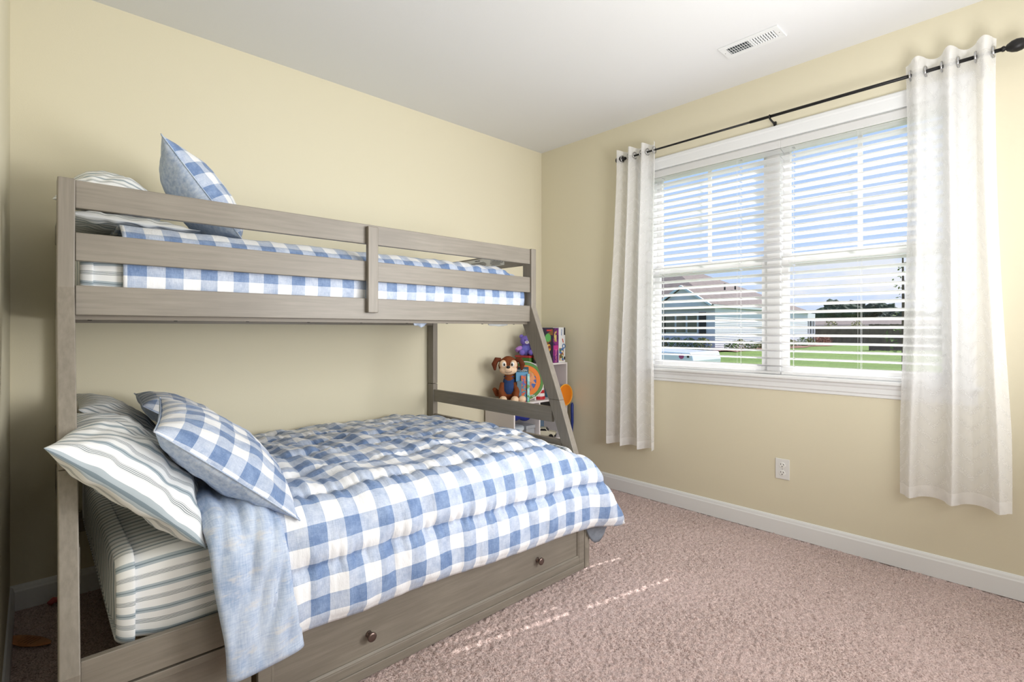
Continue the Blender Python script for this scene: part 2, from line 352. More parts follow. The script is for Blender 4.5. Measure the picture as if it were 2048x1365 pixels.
# ------------------------------------------------------------------ window
def window():
    # jamb liner + fixed frame
    f = MB(); xa, xb = XR, XR+T
    f.box(xa, xb, W1-.012, W1, WZ0, WZ1); f.box(xa, xb, W0, W0+.012, WZ0, WZ1); f.box(xa, xb, W0+.012, W1-.012, WZ1-.012, WZ1); f.box(xa+.05, xb, W0+.012, W1-.012, WZ0, WZ0+.02)
    root = struct('window_1', f, VINYL, bevel=.002)
    gx = 3.31
    mull = MB().box(gx-.045, gx+.05, 1.14, 1.217, WZ0+.02, WZ1-.012); mull.build('mullion', VINYL, root, bevel=.003)
    for ya, yb in ((1.217, W1-.012), (W0+.012, 1.14)):
        # lower sash (room side) and upper sash (outer side)
        for nm, x0, x1, z0, z1, st, rb, rt in (('lower_sash', gx-.022, gx+.006, WZ0+.02, 1.652, .038, .035, .048), ('upper_sash', gx+.008, gx+.036, 1.620, WZ1-.012, .038, .045, .04)):
            s = MB(); s.box(x0, x1, ya, ya+st, z0, z1); s.box(x0, x1, yb-st, yb, z0, z1); s.box(x0, x1, ya+st, yb-st, z0, z0+rb); s.box(x0, x1, ya+st, yb-st, z1-rt, z1)
            so = s.build(nm, VINYL, root, bevel=.002)
            xm = (x0+x1)/2; MB().box(xm-.002, xm+.002, ya+st, yb-st, z0+rb, z1-rt).build('pane', GLASS, so)
            if nm == 'upper_sash':
                ym = (ya+yb)/2; zm = (z0+rb+z1-rt)/2; g = MB(); g.box(xm-.006, xm+.006, ym-.011, ym+.011, z0+rb, z1-rt); g.box(xm-.0055, xm+.0055, ya+st, yb-st, zm-.011, zm+.011); g.build('muntin_grid', VINYL, so)
            else:
                for q in (.22, .78):
                    yy = lerp(ya, yb, q); MB().box(x0-.012, x0, yy-.03, yy+.03, z1-.016, z1-.002).build('sash_lock', VINYL, so, bevel=.003)
    # casing, stool, apron
    c = MB(); pr = [(0, 0), (.016, 0), (.018, .01), (.018, .055), (.022, .062), (.022, .078), (.012, .086), (0, .086)]
    c.prism(pr, lambda p, t: (XR-p[0], t, WZ1-.003+p[1]), W0-.083, W1+.083)
    struct('trim_1', c, TRIM)
    for n, y0, sg in (('trim_2', W1-.003, 1), ('trim_3', W0+.003, -1)):
        c = MB().prism(pr, lambda p, t: (XR-p[0], y0+sg*p[1], t), WZ0+.012, WZ1-.003); struct(n, c, TRIM)
    st = MB().prism([(XR+.06, WZ0-.010), (3.188, WZ0-.010), (3.182, WZ0-.005), (3.182, WZ0+.005), (3.188, WZ0+.012), (XR+.06, WZ0+.012)], lambda p, t: (p[0], t, p[1]), W0+.0125, W1-.0125)
    st.prism([(XR, WZ0-.010), (3.188, WZ0-.010), (3.182, WZ0-.005), (3.182, WZ0+.005), (3.188, WZ0+.012), (XR, WZ0+.012)], lambda p, t: (p[0], t, p[1]), W0-.108, W0+.0125)
    st.prism([(XR, WZ0-.010), (3.188, WZ0-.010), (3.182, WZ0-.005), (3.182, WZ0+.005), (3.188, WZ0+.012), (XR, WZ0+.012)], lambda p, t: (p[0], t, p[1]), W1-.0125, W1+.108)
    struct('trim_4', st, TRIM)
    ap = MB().prism([(0, 0), (.010, .004), (.010, .018), (.015, .024), (.015, .048), (.02, .056), (.02, .070), (0, .070)], lambda p, t: (XR-p[0], t, .849+p[1]), W0-.088, W1+.088)
    struct('trim_5', ap, TRIM)
window()

# ------------------------------------------------------------------ blinds
def blind(name, label, y0, y1, cords):
    root = thing(name, label, 'blind', (3.235, (y0+y1)/2, .943), 'faux wood venetian blinds in the window')
    MB().box(3.214, 3.262, y0, y1, 2.288, 2.322).build('headrail', SLAT, root, bevel=.002)
    MB().box(3.204, 3.212, y0-.004, y1+.004, 2.276, 2.322).build('valance', SLAT, root, bevel=.003)
    th = math.radians(-14); w = .05; n0 = .994; me = None
    # a slat: cambered strip with rectangular cord holes
    ys = sorted([y0, y1]+[c+q for c in cords for q in (-.0075, .0075)])
    def slat_mesh():
        s = MB(); hx = .013
        for a, b in zip(ys[:-1], ys[1:]):
            hole = any(abs((a+b)/2-c) < .004 for c in cords if c > 1.0)
            for xa, xb in (((-w/2, -hx), (hx, w/2)) if hole else ((-w/2, -hx), (-hx, hx), (hx, w/2))):
                k = 2; V = []; 
                for i in range(k+1):
                    x = lerp(xa, xb, i/k); z = -.0022*(2*x/w)**2
                    for yy in (a, b):
                        for zz in (z-.0013, z+.0013):
                            V.append((x*math.cos(th)-zz*math.sin(th), yy-root.location.y, x*math.sin(th)+zz*math.cos(th)))
                F = []
                for i in range(k):
                    q = i*4; F += [(q, q+4, q+6, q+2), (q+1, q+3, q+7, q+5), (q, q+1, q+5, q+4), (q+2, q+6, q+7, q+3)]
                F += [(0, 2, 3, 1), (k*4, k*4+1, k*4+3, k*4+2)]; s.add(V, F)
        return s
    first = slat_mesh().build('slat', SLAT); first.parent = root; first.location = (0, 0, n0-.943)
    k = 1
    while n0+k*.0455 < 2.27:
        o = first.copy(); C.objects.link(o); o.location = (0, random.uniform(-.0008, .0008), n0+k*.0455-.943); o.rotation_euler = (0, math.radians(random.uniform(-1.2, 1.2)), 0); k += 1
    MB().box(3.211, 3.259, y0, y1, .945, .960).build('bottom_rail', SLAT, root, bevel=.003)
    for c in cords:
        MB().tube([(3.235, c, .96), (3.235, c, 2.29)], .0009, 5).build('lift_cord', SLAT, root)
        l = MB(); 
        for dx in (-.0265, .0265): l.tube([(3.235+dx, c+.012, .96), (3.235+dx, c+.012, 2.29)], .0006, 4)
        l.build('ladder_cord', SLAT, root)
    return root
bl = blind('window_blind', 'white slatted blind covering the left half of the window', 1.124, 1.992, (1.90, 1.36)); MB()
br = blind('window_blind', 'white slatted blind covering the right half of the window, partly behind the curtain', .362, 1.116, (1.055, .72))

# ------------------------------------------------------------------ curtain rod
def rod():
    r = thing('curtain_rod', 'long black metal curtain rod above the window', 'curtain rod', (3.13, 1.17, 2.448))
    MB().tube([(3.13, 2.14, 2.448), (3.13, 1.262, 2.448)], .0065, 14).build('thin_tube', BLACK, r, smooth=True)
    MB().tube([(3.13, 1.262, 2.448), (3.13, .175, 2.448)], .0085, 14).build('thick_tube', BLACK, r, smooth=True)
    pr = [(.0085, 0), (.012, -.004), (.012, -.010), (.008, -.014), (.014, -.018), (.024, -.034), (.0275, -.05), (.025, -.066), (.016, -.080), (.004, -.087)]
    MB().lathe(pr, (3.13, .175, 2.448), 'y', 20).build('finial', BLACK, r, smooth=True)
    MB().lathe([(a, -b) for a, b in pr], (3.13, 2.14, 2.448), 'y', 20).build('finial', BLACK, r, smooth=True)
    for y, zz in ((1.15, 2.43), (2.10, 2.43), (.24, 2.43)):
        b = MB(); b.tube([(3.13, y, 2.438), (3.155, y, 2.432), (3.19, y, 2.428), (3.206, y, 2.42), (3.208, y, 2.395)], .0055, 8)
        b.box(3.206, 3.2205, y-.007, y+.007, 2.39 if y == 1.15 else 2.38, 2.44); b.torus((3.13, y, 2.448), .010, .003, 'y', 16, 6)
        b.build('bracket', BLACK, r, smooth=False)
rod()

# ------------------------------------------------------------------ curtains
def curtain(label, ya, yb, yc, yd, per, ph, zt, zb, edge_bulge, seed):
    """ya,yb: left/right (larger/smaller y) at top; yc,yd: same at bottom"""
    root = thing('curtain', label, 'curtain', (3.13, (yc+yd)/2, zb), 'sheer white eyelet curtains')
    nu, nv = 170, 90; P = []; U = []; W = abs(ya-yb)*2.1
    for j in range(nv+1):
        t = j/nv; z = lerp(zt, zb, t); row = []; ur = []
        for i in range(nu+1):
            s = i/nu; y = lerp(lerp(ya, yb, s), lerp(yc, yd, s), sstep(.0, 1, t)**.8)
            a = ph+2*PI*per*s+ .55*t*fn(s*3+seed, t*1.5, 2)*2
            c = math.cos(a); c = math.copysign(abs(c)**.72, c); amp = lerp(.034, .046, t)*(1+.35*fn(s*2+seed, t*2, 7))
            x = 3.13-c*amp-.004+.006*fn(s*9, t*5, seed)
            y += .012*math.sin(a*1)*(.3+t)+edge_bulge*math.sin(PI*min(1, t*1.2))*(s-.5)
            zz = z+.006*math.cos(a)*(t < .02)+ (t > .9)*.010*fn(s*6, 3, seed)
            x = min(x, 3.178 if z < 1.2 else 3.19)
            row.append((x, y, zz)); ur.append((s*W, (1-t)*2.11))
        P.append(row); U.append(ur)
    MB().grid(P, U).build('fabric', SHEER, root, smooth=True)
    # eyelets where the cloth crosses the rod
    k = 0; s0 = []
    for n in range(-4, 20):
        s_ = (PI/2+n*PI-ph)/(2*PI*per)
        if .03 < s_ < .97: s0.append(s_)
    for s_ in s0:
        y = lerp(ya, yb, s_)
        MB().torus((3.13, y, 2.448), .022, .0045, 'y', 24, 8).build('eyelet', CHROME, root, smooth=True)
    return root
curtain('sheer white curtain at the left end of the rod', 2.195, 1.895, 2.292, 1.918, 2.9, -.15, 2.505, .372, .01, 3.1)
curtain('sheer white curtain at the right end of the rod, covering part of the window', .520, .188, .552, .128, 2.8, PI+.3, 2.515, .395, .03, 8.4)

# ------------------------------------------------------------------ outlet, vent
def outlet():
    y0, y1, z0, z1 = 1.072, 1.150, .328, .448; o = thing('wall_outlet', 'white duplex wall outlet low on the window wall', 'outlet', (XR, 1.111, .388))
    MB().box(XR-.006, XR, y0, y1, z0, z1).build('cover_plate', plain('outlet_plastic', 226, 226, 224, .4), o, bevel=.003)
    for zc in (.411, .365):
        k = MB().lathe([(.0165, 0), (.0165, -.0025), (.0155, -.0035)], (XR-.006, 1.111, zc), 'x', 24).build('receptacle', plain('receptacle_plastic', 236, 236, 232, .35), o)
        MB().box(XR-.0102, XR-.0094, 1.1175, 1.1200, zc+.001, zc+.010).box(XR-.0102, XR-.0094, 1.1020, 1.1045, zc+.001, zc+.009).lathe([(.003, 0), (.003, -.0008)], (XR-.0094, 1.111, zc-.008), 'x', 10).build('slots', DARK, k)
    MB().lathe([(.003, 0), (.002, -.001)], (XR-.006, 1.111, .388), 'x', 10).build('screw', CHROME, o)
outlet()
def vent():
    x0, x1, y0, y1 = 2.722, 2.858, .965, 1.270; o = thing('ceiling_vent', 'white louvred air vent in the ceiling near the window', 'vent', ((x0+x1)/2, (y0+y1)/2, ZC))
    f = MB(); a = .030; z0 = ZC-.006; ym = (y0+y1)/2
    f.box(x0, x0+a, y0, y1, z0, ZC); f.box(x1-a, x1, y0, y1, z0, ZC); f.box(x0+a, x1-a, y0, y0+a, z0, ZC); f.box(x0+a, x1-a, y1-a, y1, z0, ZC); f.box(x0+a, x1-a, ym-.006, ym+.006, z0, ZC)
    f.build('frame', TRIM, o, bevel=.0015)
    MB().box(x0+a, x1-a, y0+a, y1-a, ZC-.0012, ZC-.0004).build('duct_opening', plain('duct_dark', 60, 68, 72, .8), o)
    lou = MB(); 
    for lo, hi, tilt in ((y0+a, ym-.006, 1), (ym+.006, y1-a, -1)):
        n = 9
        for i in range(n):
            y = lerp(lo, hi, (i+.5)/n); M = Matrix.Translation((( x0+x1)/2, y, ZC-.0045)) @ Matrix.Rotation(tilt*math.radians(50), 4, 'X')
            b = MB(); b.obox(M, x1-x0-2*a, .0011 if tilt > 0 else .0011, .0075) if tilt > 0 else b.obox(M, x1-x0-2*a, .0011, .0125)
            b.build('louvre', TRIM, o)
    g = MB()
    for q in (.33, .66):
        x = lerp(x0+a, x1-a, q); g.box(x-.0012, x+.0012, y0+a, y1-a, ZC-.0075, ZC-.0062)
    g.build('cross_bars', TRIM, o)
    for y in (y0+.013, y1-.013): MB().lathe([(.003, 0), (.002, -.0012)], ((x0+x1)/2, y, z0), 'z', 10).build('screw', CHROME, o)
vent()

# ================================================================== BUNK BED
BX0, BX1 = .053, 2.078           # outer faces of the two end panels
bed = thing('bunk_bed', 'grey-brown wooden bunk bed with a narrow upper bunk over a wider lower bunk', 'bunk bed', (1.06, 2.3, 0))
def legprofile(front):           # (y,z) outline of the A-shaped front post, upper and lower halves
    f = [(2.020, 1.662), (2.020, 1.335), (1.812, .832), (1.685, .50), (1.640, .36), (1.640, 0)]
    b = [(2.090, 1.662), (2.090, 1.235), (1.868+.022, .832), (1.755, .50), (1.712, .36), (1.712, 0)]
    return f, b
def bedparts():
    f, b = legprofile(True)
    for x0, x1, sk in ((BX0, BX0+.041, -.010), (BX1-.038, BX1, 0)):
        def P(p, t): return (t+sk*(1.66-p[1])/1.66, p[0], p[1])
        up = [f[0], f[1], (f[2][0], f[2][1]+.001), (b[2][0]+.002, b[2][1]+.001), b[1], b[0]]
        lo = [f[2], f[3], f[4], f[5], b[5], b[4], b[3], (b[2][0]+.002, b[2][1])]
        MB().prism(up, P, x0, x1).build('upper_front_post', WZ, bed, bevel=.003)
        MB().prism(lo, P, x0, x1).build('lower_front_post', WZ, bed, bevel=.003)
        xa, xb = x0, x1
        dx = .026 if x0 < 1 else 0; xa += dx; xb += dx
        MB().box(xa, xb, 2.985, 3.052, .832, 1.662).build('upper_rear_post', WZ, bed, bevel=.003)
        MB().box(xa, xb, 2.985, 3.052, 0, .829).build('lower_rear_post', WZ, bed, bevel=.003)
        xi, xo = (x0+.018, x0+.040) if x0 < 1 else (x1-.034, x1-.012)
        for z0, z1, y0 in ((.708, .790, 1.870), (.520, .622, 1.80)):
            MB().box(xi, xo, y0, 2.985, z0, z1).build('end_rail', WY, bed, bevel=.002)
        for z0, z1 in ((1.575, 1.658), (1.252, 1.342)):
            MB().box(xi, xo, 2.09, 2.985, z0, z1).build('end_rail', WY, bed, bevel=.002)
    xl, xr = BX0+.041, BX1-.038
    for nm, z0, z1 in (('guard_rail', 1.576, 1.660), ('guard_rail', 1.417, 1.502), ('side_rail', 1.252, 1.342)):
        MB().box(xl, xr, 2.030, 2.052, z0, z1).build(nm, WX, bed, bevel=.002)
        MB().box(xl, xr, 3.022, 3.044, z0, z1).build(nm, WX, bed, bevel=.002) if nm == 'side_rail' else None
    MB().box(1.042, 1.090, 2.008, 2.030, 1.280, 1.650).build('guard_rail_brace', WZ, bed, bevel=.003)
    MB().box(1.042, 1.090, 2.052, 2.070, 1.30, 1.650).build('guard_rail_brace', WZ, bed, bevel=.003) if False else None
    # slat ledge under the upper mattress with bolt heads
    led = MB().box(xl, xr, 2.052, 2.085, 1.238, 1.262).build('slat_ledge', plain('bed_underside', 118, 110, 98, .5), bed)
    MB().box(xl, xr, 2.99, 3.022, 1.238, 1.262).build('slat_ledge', WX, bed)
    for i in range(9):
        x = lerp(.13, 1.95, i/8); MB().lathe([(.006, 0), (.005, -.002)], (x, 2.068, 1.238), 'z', 8).build('bolt', DARK, led)
    for i in range(14):
        x = lerp(.16, 2.0, i/13); MB().box(x-.035, x+.035, 2.055, 3.018, 1.2625, 1.274).build('bed_slat', PLY, bed)
    # lower bunk rails and platform
    MB().box(xl-.008, xr, 1.652, 1.672, .292, .385).build('lower_side_rail', WX, bed, bevel=.002)
    MB().box(xl, xr, 3.024, 3.044, .292, .385).build('lower_side_rail', WX, bed, bevel=.002)
    MB().box(.185, xr-.01, 1.674, 3.02, .330, .352).build('bunk_board', PLY, bed)
    # warning label inside the end guard rail
    lb = MB().box(xr+.0025, xr+.0035, 2.25, 2.745, 1.592, 1.648).build('warning_label', plain('label_paper', 214, 212, 205, .6), bed, label='long printed white warning label')
    for (yc, s, t, z) in ((2.68, .016, 'WARNING', 1.636), (2.50, .011, 'WARNING', 1.638), (2.32, .010, 'WARNING', 1.638)):
        text('lettering', t, s, frame((xr+.0022, yc, z), (0, -1, 0), (0, 0, 1)), plain('label_ink', 52, 50, 50, .7), lb)
    m = MB()
    for q in range(7):
        for (ya, yb) in ((2.26, 2.38), (2.41, 2.57), (2.60, 2.735)):
            z = 1.598+q*.0046; e = random.uniform(0, .03); m.box(xr+.0019, xr+.0026, ya+e, yb-random.uniform(0, .02), z, z+.0018)
    m.build('small_print', plain('label_ink', 52, 50, 50, .7), lb)['kind'] = 'stuff'
bedparts()

# ---- drawers under the lower bunk
def drawer(name, label, x0, x1, yf, knobs, stile_l=.055):
    o = thing(name, label, 'drawer', ((x0+x1)/2, yf+.3, 0))
    z0, z1 = .004, .286; st = .038; f = MB()
    f.box(x0, x0+st, yf, yf+.02, z0, z1); f.box(x1-st, x1, yf, yf+.02, z0, z1); f.box(x0+st, x1-st, yf, yf+.02, z0, z0+.062); f.box(x0+st, x1-st, yf, yf+.02, z1-.022, z1)
    f.build('front_frame', WX, o, bevel=.002)
    MB().box(x0+st-.002, x1-st+.002, yf+.010, yf+.0195, z0+.06, z1-.02).build('front_panel', WX, o)
    # bevelled moulding round the panel and a stepped plinth
    m = MB(); pr = [(0, 0), (.010, 0), (.010, .004), (.004, .010), (0, .010)]
    m.prism(pr, lambda p, t: (t, yf+.010-p[1]*.9, z0+.062+p[0]), x0+st, x1-st)
    m.prism(pr, lambda p, t: (x0+st+p[0], yf+.010-p[1]*.9, t), z0+.062, z1-.022); m.prism(pr, lambda p, t: (x1-st-p[0], yf+.010-p[1]*.9, t), z0+.062, z1-.022)
    m.build('moulding', WX, o)
    MB().box(x0+.004, x1-.010, yf-.006, yf, z0, z0+.034).build('plinth', WX, o, bevel=.003)
    if knobs: MB().box(x0+.01, x0+.025, yf+.02, yf+1.0, .03, .27).box(x1-.025, x1-.01, yf+.02, yf+1.0, .03, .27).box(x0+.025, x1-.025, yf+.02, yf+1.0, .03, .045).build('drawer_box', PLY, o)
    for kx in knobs:
        MB().lathe([(.012, 0), (.010, -.003), (.0055, -.006), (.0055, -.014), (.011, -.018), (.0155, -.021), (.0165, -.025), (.0155, -.028), (.009, -.0295)], (kx, yf+.010, .142), 'y', 22).build('knob', PEWTER, o, smooth=True)
drawer('bed_drawer', 'long grey wooden drawer with two round knobs under the lower bunk', .493, 2.036, 1.640, (.858, 1.706))
drawer('bed_drawer', 'short grey drawer front under the head end of the lower bunk', .10, .478, 1.652, ())

# ---- mattresses
def mattress(name, label, x0, x1, y0, y1, z0, z1, r, bul):
    """rounded box, uv.v runs across the stripes"""
    root = None; P = []; U = []; n = 72; m = 56
    mb = MB()
    def corner(a, b, t): return a
    # cross-section ring in yz swept along x with shrinking ends
    ring = []
    def add(y, z): ring.append((y, z))
    for i in range(10): add(lerp(y0+r, y1-r, i/10), z1)
    for i in range(5): a = PI/2-i*PI/10; add(y1-r+r*math.cos(a), z1-r+r*math.sin(a))
    for i in range(8): add(y1, lerp(z1-r, z0+r*.6, i/8))
    for i in range(3): a = -i*PI/6; add(y1-r*.6+r*.6*math.cos(a), z0+r*.6+r*.6*math.sin(a))
    for i in range(10): add(lerp(y1-r*.6, y0+r*.6, i/10), z0)
    for i in range(3): a = -PI/2-i*PI/6; add(y0+r*.6+r*.6*math.cos(a), z0+r*.6+r*.6*math.sin(a))
    for i in range(8): add(y0, lerp(z0+r*.6, z1-r, i/8))
    for i in range(5): a = PI-i*PI/10; add(y0+r+r*math.cos(a), z1-r+r*math.sin(a))
    yc, zc = (y0+y1)/2, (z0+z1)/2; P = []; U = []
    secs = [(0, .0, 0), (0, .5, .0), (.0, .86, 0)]+[(r*(1-math.sin(q*PI/10)), 1, r*(1-math.cos(q*PI/10))) for q in range(0)]
    S = [(x0, .02), (x0, .4), (x0+.000, .8)]
    stations = []
    for q in range(7): a = q/6*PI/2; stations.append((x0+r*(1-math.sin(a)), r*(1-math.cos(a))))
    for q in range(1, 40): stations.append((lerp(x0+r, x1-r, q/40), 0))
    for q in range(7): a = PI/2-q/6*PI/2; stations.append((x1-r*(1-math.sin(a)), r*(1-math.cos(a))))
    def put(x, inset, sc=1):
        row = []; ur = []
        for (y, z) in ring:
            hy = (y1-y0)/2; hz = (z1-z0)/2
            yy = yc+(y-yc)*sc*(hy-inset)/hy; zz = zc+(z-zc)*sc*(hz-inset*.8)/hz
            vv = (z-z1)+y0 if y < y0+r*.9 and z < z1-.001 else (y if z > z0+.01 else y)
            w = .004*fn(x*7, yy*7, zz*7)+.003*fn(x*20, yy*20, zz*20); on = bul*math.sin(PI*min(1, max(0, (z-z0)/(z1-z0))))
            dy = -on-w if y < y0+.01 else (on+w if y > y1-.01 else 0); dz = w*1.5 if z > z1-.01 else 0
            row.append((x+(w*1.5 if sc < 1 else 0), yy+dy, zz+dz)); ur.append((x, yy if sc < 1 else vv))
        P.append(row); U.append(ur)
    for sc in (.05, .35, .65, .9): put(x0-.006*(1-sc), r*.55, sc)
    for x, ins in stations: put(x, ins*.6)
    for sc in (.9, .6, .3, .05): put(x1, r*.55, sc)
    o = mb.grid(P, U, close_j=True).build(name, STRI, None, smooth=True, sub=1)
    return tag(o, label, 'mattress')
lm = mattress('mattress', 'mattress in a striped fitted sheet on the lower bunk', .158, 2.035, 1.690, 2.975, .353, .604, .05, .012)
um = mattress('mattress', 'thinner mattress in a striped fitted sheet on the upper bunk', .106, 2.032, 2.088, 3.00, 1.275, 1.515, .04, .008)

# ---- cloth along a path
def path_pts(pts, step=.012):
    """smooth path through (y,z) control points -> dense list, arc lengths, normals"""
    P = [Vector((p[0], p[1], 0)) for p in pts]; out = []
    P = [P[0]*2-P[1]]+P+[P[-1]*2-P[-2]]
    for i in range(1, len(P)-2):
        for k in range(12):
            t = k/12; a, b, c, d = P[i-1:i+3]
            out.append(.5*((2*b)+(c-a)*t+(2*a-5*b+4*c-d)*t*t+(3*b-a-3*c+d)*t**3))
    out.append(P[-2]); L = [0]
    for i in range(1, len(out)): L.append(L[-1]+(out[i]-out[i-1]).length)
    n = int(L[-1]/step); ss = np.linspace(0, L[-1], n+1)
    yy = np.interp(ss, L, [p.x for p in out]); zz = np.interp(ss, L, [p.y for p in out])
    ty = np.gradient(yy); tz = np.gradient(zz); h = np.hypot(ty, tz)
    return ss, yy, zz, -tz/h, ty/h     # normal = (-tz, ty): hem->up->back path has outward normal to -y / +z
def comforter_lower():
    root = thing('comforter', 'blue and white checked quilted comforter on the lower bunk', 'comforter', (1.25, 2.3, .28))
    pts = [(1.572, .272), (1.568, .36), (1.578, .46), (1.590, .55), (1.622, .612), (1.69, .645), (1.80, .652), (2.2, .655), (2.6, .640), (2.93, .618), (2.985, .60)]
    ss, yy, zz, ny, nz = path_pts(pts); seams = [.195+.235*i for i in range(-1, 8)]
    nx = 300; x0, x1 = .50, 2.015; P = []; U = []
    for j in range(len(ss)):
        s = ss[j]; row = []; ur = []
        drape = 1-sstep(.30, .46, s)                    # 1 on the hanging front
        xm = lerp(x1, 1.955+.25*(1-min(1, s/.40))**1.25, drape)
        for i in range(nx+1):
            a = i/nx; x = x0+(xm-x0)*a
            sd = min(abs(s-q+.012*fn(x*1.3, q)) for q in seams if q > 0); puff = min(1, sd/.055); puff = .024*math.sin(puff*PI/2)**.8
            puck = .020*(.35-abs(fn(x*24, s*4, 1)))*math.exp(-sd/.07)+.012*fn(x*50, s*8, 4)*math.exp(-sd/.04)+.006*(.3-abs(fn(x*14+s*4, s*5, 8)))
            fold = .017*fn(x*7+s*3, s*2.5, 9)+.011*fn(x*17, s*4, 5)
            if drape < .5: fold += .010*fn(x*5, s*12, 3)+.008*abs(fn(x*11+5, s*9+x*6, 13))
            edge = 1-.85*sstep(.955, 1, a)*(1-drape); hemf = sstep(0, .04, s)
            d = (puff*edge*(.35+.65*hemf)+(puck+fold)*(.35+.65*hemf))
            # hem wave and the corner that kicks out past the post
            c = sstep(.86, 1, a)*drape; k = (1-min(1, s/.30))
            dy = -c*k*.05; dz = .012*fn(x*3.2, 0, 2)*drape*(1-s/.4)+.022*math.sin(x*2.1+.3)*drape*max(0, 1-s/.35)-c*k*.030
            xx = x+.004*fn(x*9, s*9, 6)
            dy += .03*sstep(.80, 1, a)*sstep(.22, .42, s)*(1-sstep(.6, .9, s)); dz += -(.030*sstep(.80, 1, a)+.030*sstep(.93, 1, a))*(1-drape)-.05*sstep(.85, 1, a)*sstep(.26, .42, s)*(1-sstep(.5, .7, s))
            dz += -.12*sstep(.90, 1.0, a)*sstep(.2, .46, s)*drape*0
            row.append((xx, yy[j]+ny[j]*d*-1*(-1)+dy, zz[j]+nz[j]*d+dz)); ur.append((x/.116+.2, s/.108+.05))
        P.append(row); U.append(ur)
    MB().grid(P, U).build('quilted_cover', GING, root, smooth=True, solid=.010, sub=0)
    # mottled underside showing at the foot corner
    Q = []; Uq = []
    for i in range(19):
        a = i/18; row = []; ur = []
        for j in range(9):
            b = j/8; x = lerp(2.035, 2.228, a); zt = lerp(.268, .240, a)
            depth = .155*math.sin(PI*min(1, a*.90+.10))**.5
            row.append((x-.012*b*a, 1.560+.05*math.sin(b*PI/2)+.02*b, zt-depth*b+.02*(1-a)*b+.004*fn(a*9, b*5)))
            ur.append((x, b*.1))
        Q.append(row); U2 = ur; Uq.append(ur)
    MB().grid(Q, Uq).build('turned_corner', plain('mottled_grey_blue_lining', 128, 136, 148, .8, vary=.14, vscale=40), root, smooth=True, solid=.006, label='mottled grey-blue underside')
    # part turned back at the head end, mottled side out
    Q = []; Uq = []; n = 60
    for j in range(len(ss)):
        s = ss[j]
        if s > 1.15: break
        row = []; ur = []; tt = min(1, s/.42)
        xl = lerp(.392, .345, tt)+.006*fn(s*6, 1); xr = lerp(.590, .535, tt**.8)+.008*fn(s*7, 5)
        if s > .42: xl = lerp(.345, .33, (s-.42)/.5); xr = .535
        for i in range(n+1):
            a = i/n; x = lerp(xl, xr, a); roll = math.sqrt(max(0, 1-(2*a-1)**6))
            wr = .024*fn(x*17+s*3, s*3.0, 21)+.014*fn(x*30-s*6, s*5+3, 17)
            d = .020+.022*roll+wr*sstep(0, .05, s)
            row.append((x, yy[j]-abs(ny[j])*d if s < .42 else yy[j], zz[j]+max(0, nz[j])*d-.026*(1-sstep(0, .3, s))+.018*a*(1-min(1, s/.3)))); ur.append((x*1.0, s*1.0))
        Q.append(row); Uq.append(ur)
    MB().grid(Q, Uq).build('turned_back_end', MOTT, root, smooth=True, solid=.012, label='mottled pale blue turned-back end')
comforter_lower()
def comforter_upper():
    root = thing('comforter', 'blue and white checked quilted comforter on the upper bunk behind the guard rails', 'comforter', (1.12, 2.5, 1.30))
    pts = [(2.083, 1.292), (2.072, 1.36), (2.074, 1.44), (2.086, 1.50), (2.13, 1.537), (2.22, 1.552), (2.5, 1.556), (2.8, 1.550), (2.96, 1.53), (3.0, 1.50)]
    ss, yy, zz, ny, nz = path_pts(pts); seams = [.02+.23*i for i in range(0, 7)]; nx = 200; P = []; U = []
    for j in range(len(ss)):
        s = ss[j]; row = []; ur = []
        for i in range(nx+1):
            a = i/nx; x = lerp(.213, 2.022, a); sd = min(abs(s-q) for q in seams); puff = .010*math.sin(min(1, sd/.08)*PI/2)
            right = sstep(.45, .9, a); wr = (.004+.010*right)*fn(x*9+s*6, s*7, 31)+(.003+.010*right)*fn(x*21-s*10, s*9, 37)
            lim = .35 if s < .24 else 1
            d = (puff+wr)*lim+(.004 if s < .24 else .012*right)
            drop = -.06*sstep(.93, 1, a)*sstep(.2, .3, s)-.012*sstep(.5, 1, a)*sstep(.2, .3, s); hem = .02*fn(x*3, 8)*(1-min(1, s/.12))
            row.append((x, max(2.0565, yy[j]+ny[j]*d), zz[j]+nz[j]*d+drop+hem)); ur.append((x/.104+.35, s/.104+.62))
        P.append(row); U.append(ur)
    MB().grid(P, U).build('quilted_cover', GING, root, smooth=True, solid=.008)
    # little tongues of cloth that hang below the frame
    for (x0, x1, y, z0, dz, m, nm) in ((1.325, 1.405, 2.10, 1.262, .036, MOTT, 'hanging_flap'), (1.79, 1.93, 2.095, 1.240, .012, plain('clear_plastic_bag', 196, 200, 200, .25), 'hanging_flap')):
        Q = []; 
        for i in range(15):
            a = i/14; Q.append([(lerp(x0, x1, a), y+.006*math.sin(a*9)+b*.004, z0-dz*b*(.55+.45*math.sin(a*PI)**.5)*(1.1-.3*fn(a*5, 2))) for b in (0, .35, .7, 1)])
        MB().grid(Q, [[(p[0], p[2]) for p in r] for r in Q]).build(nm, m, root, smooth=True, solid=.004)
comforter_upper()

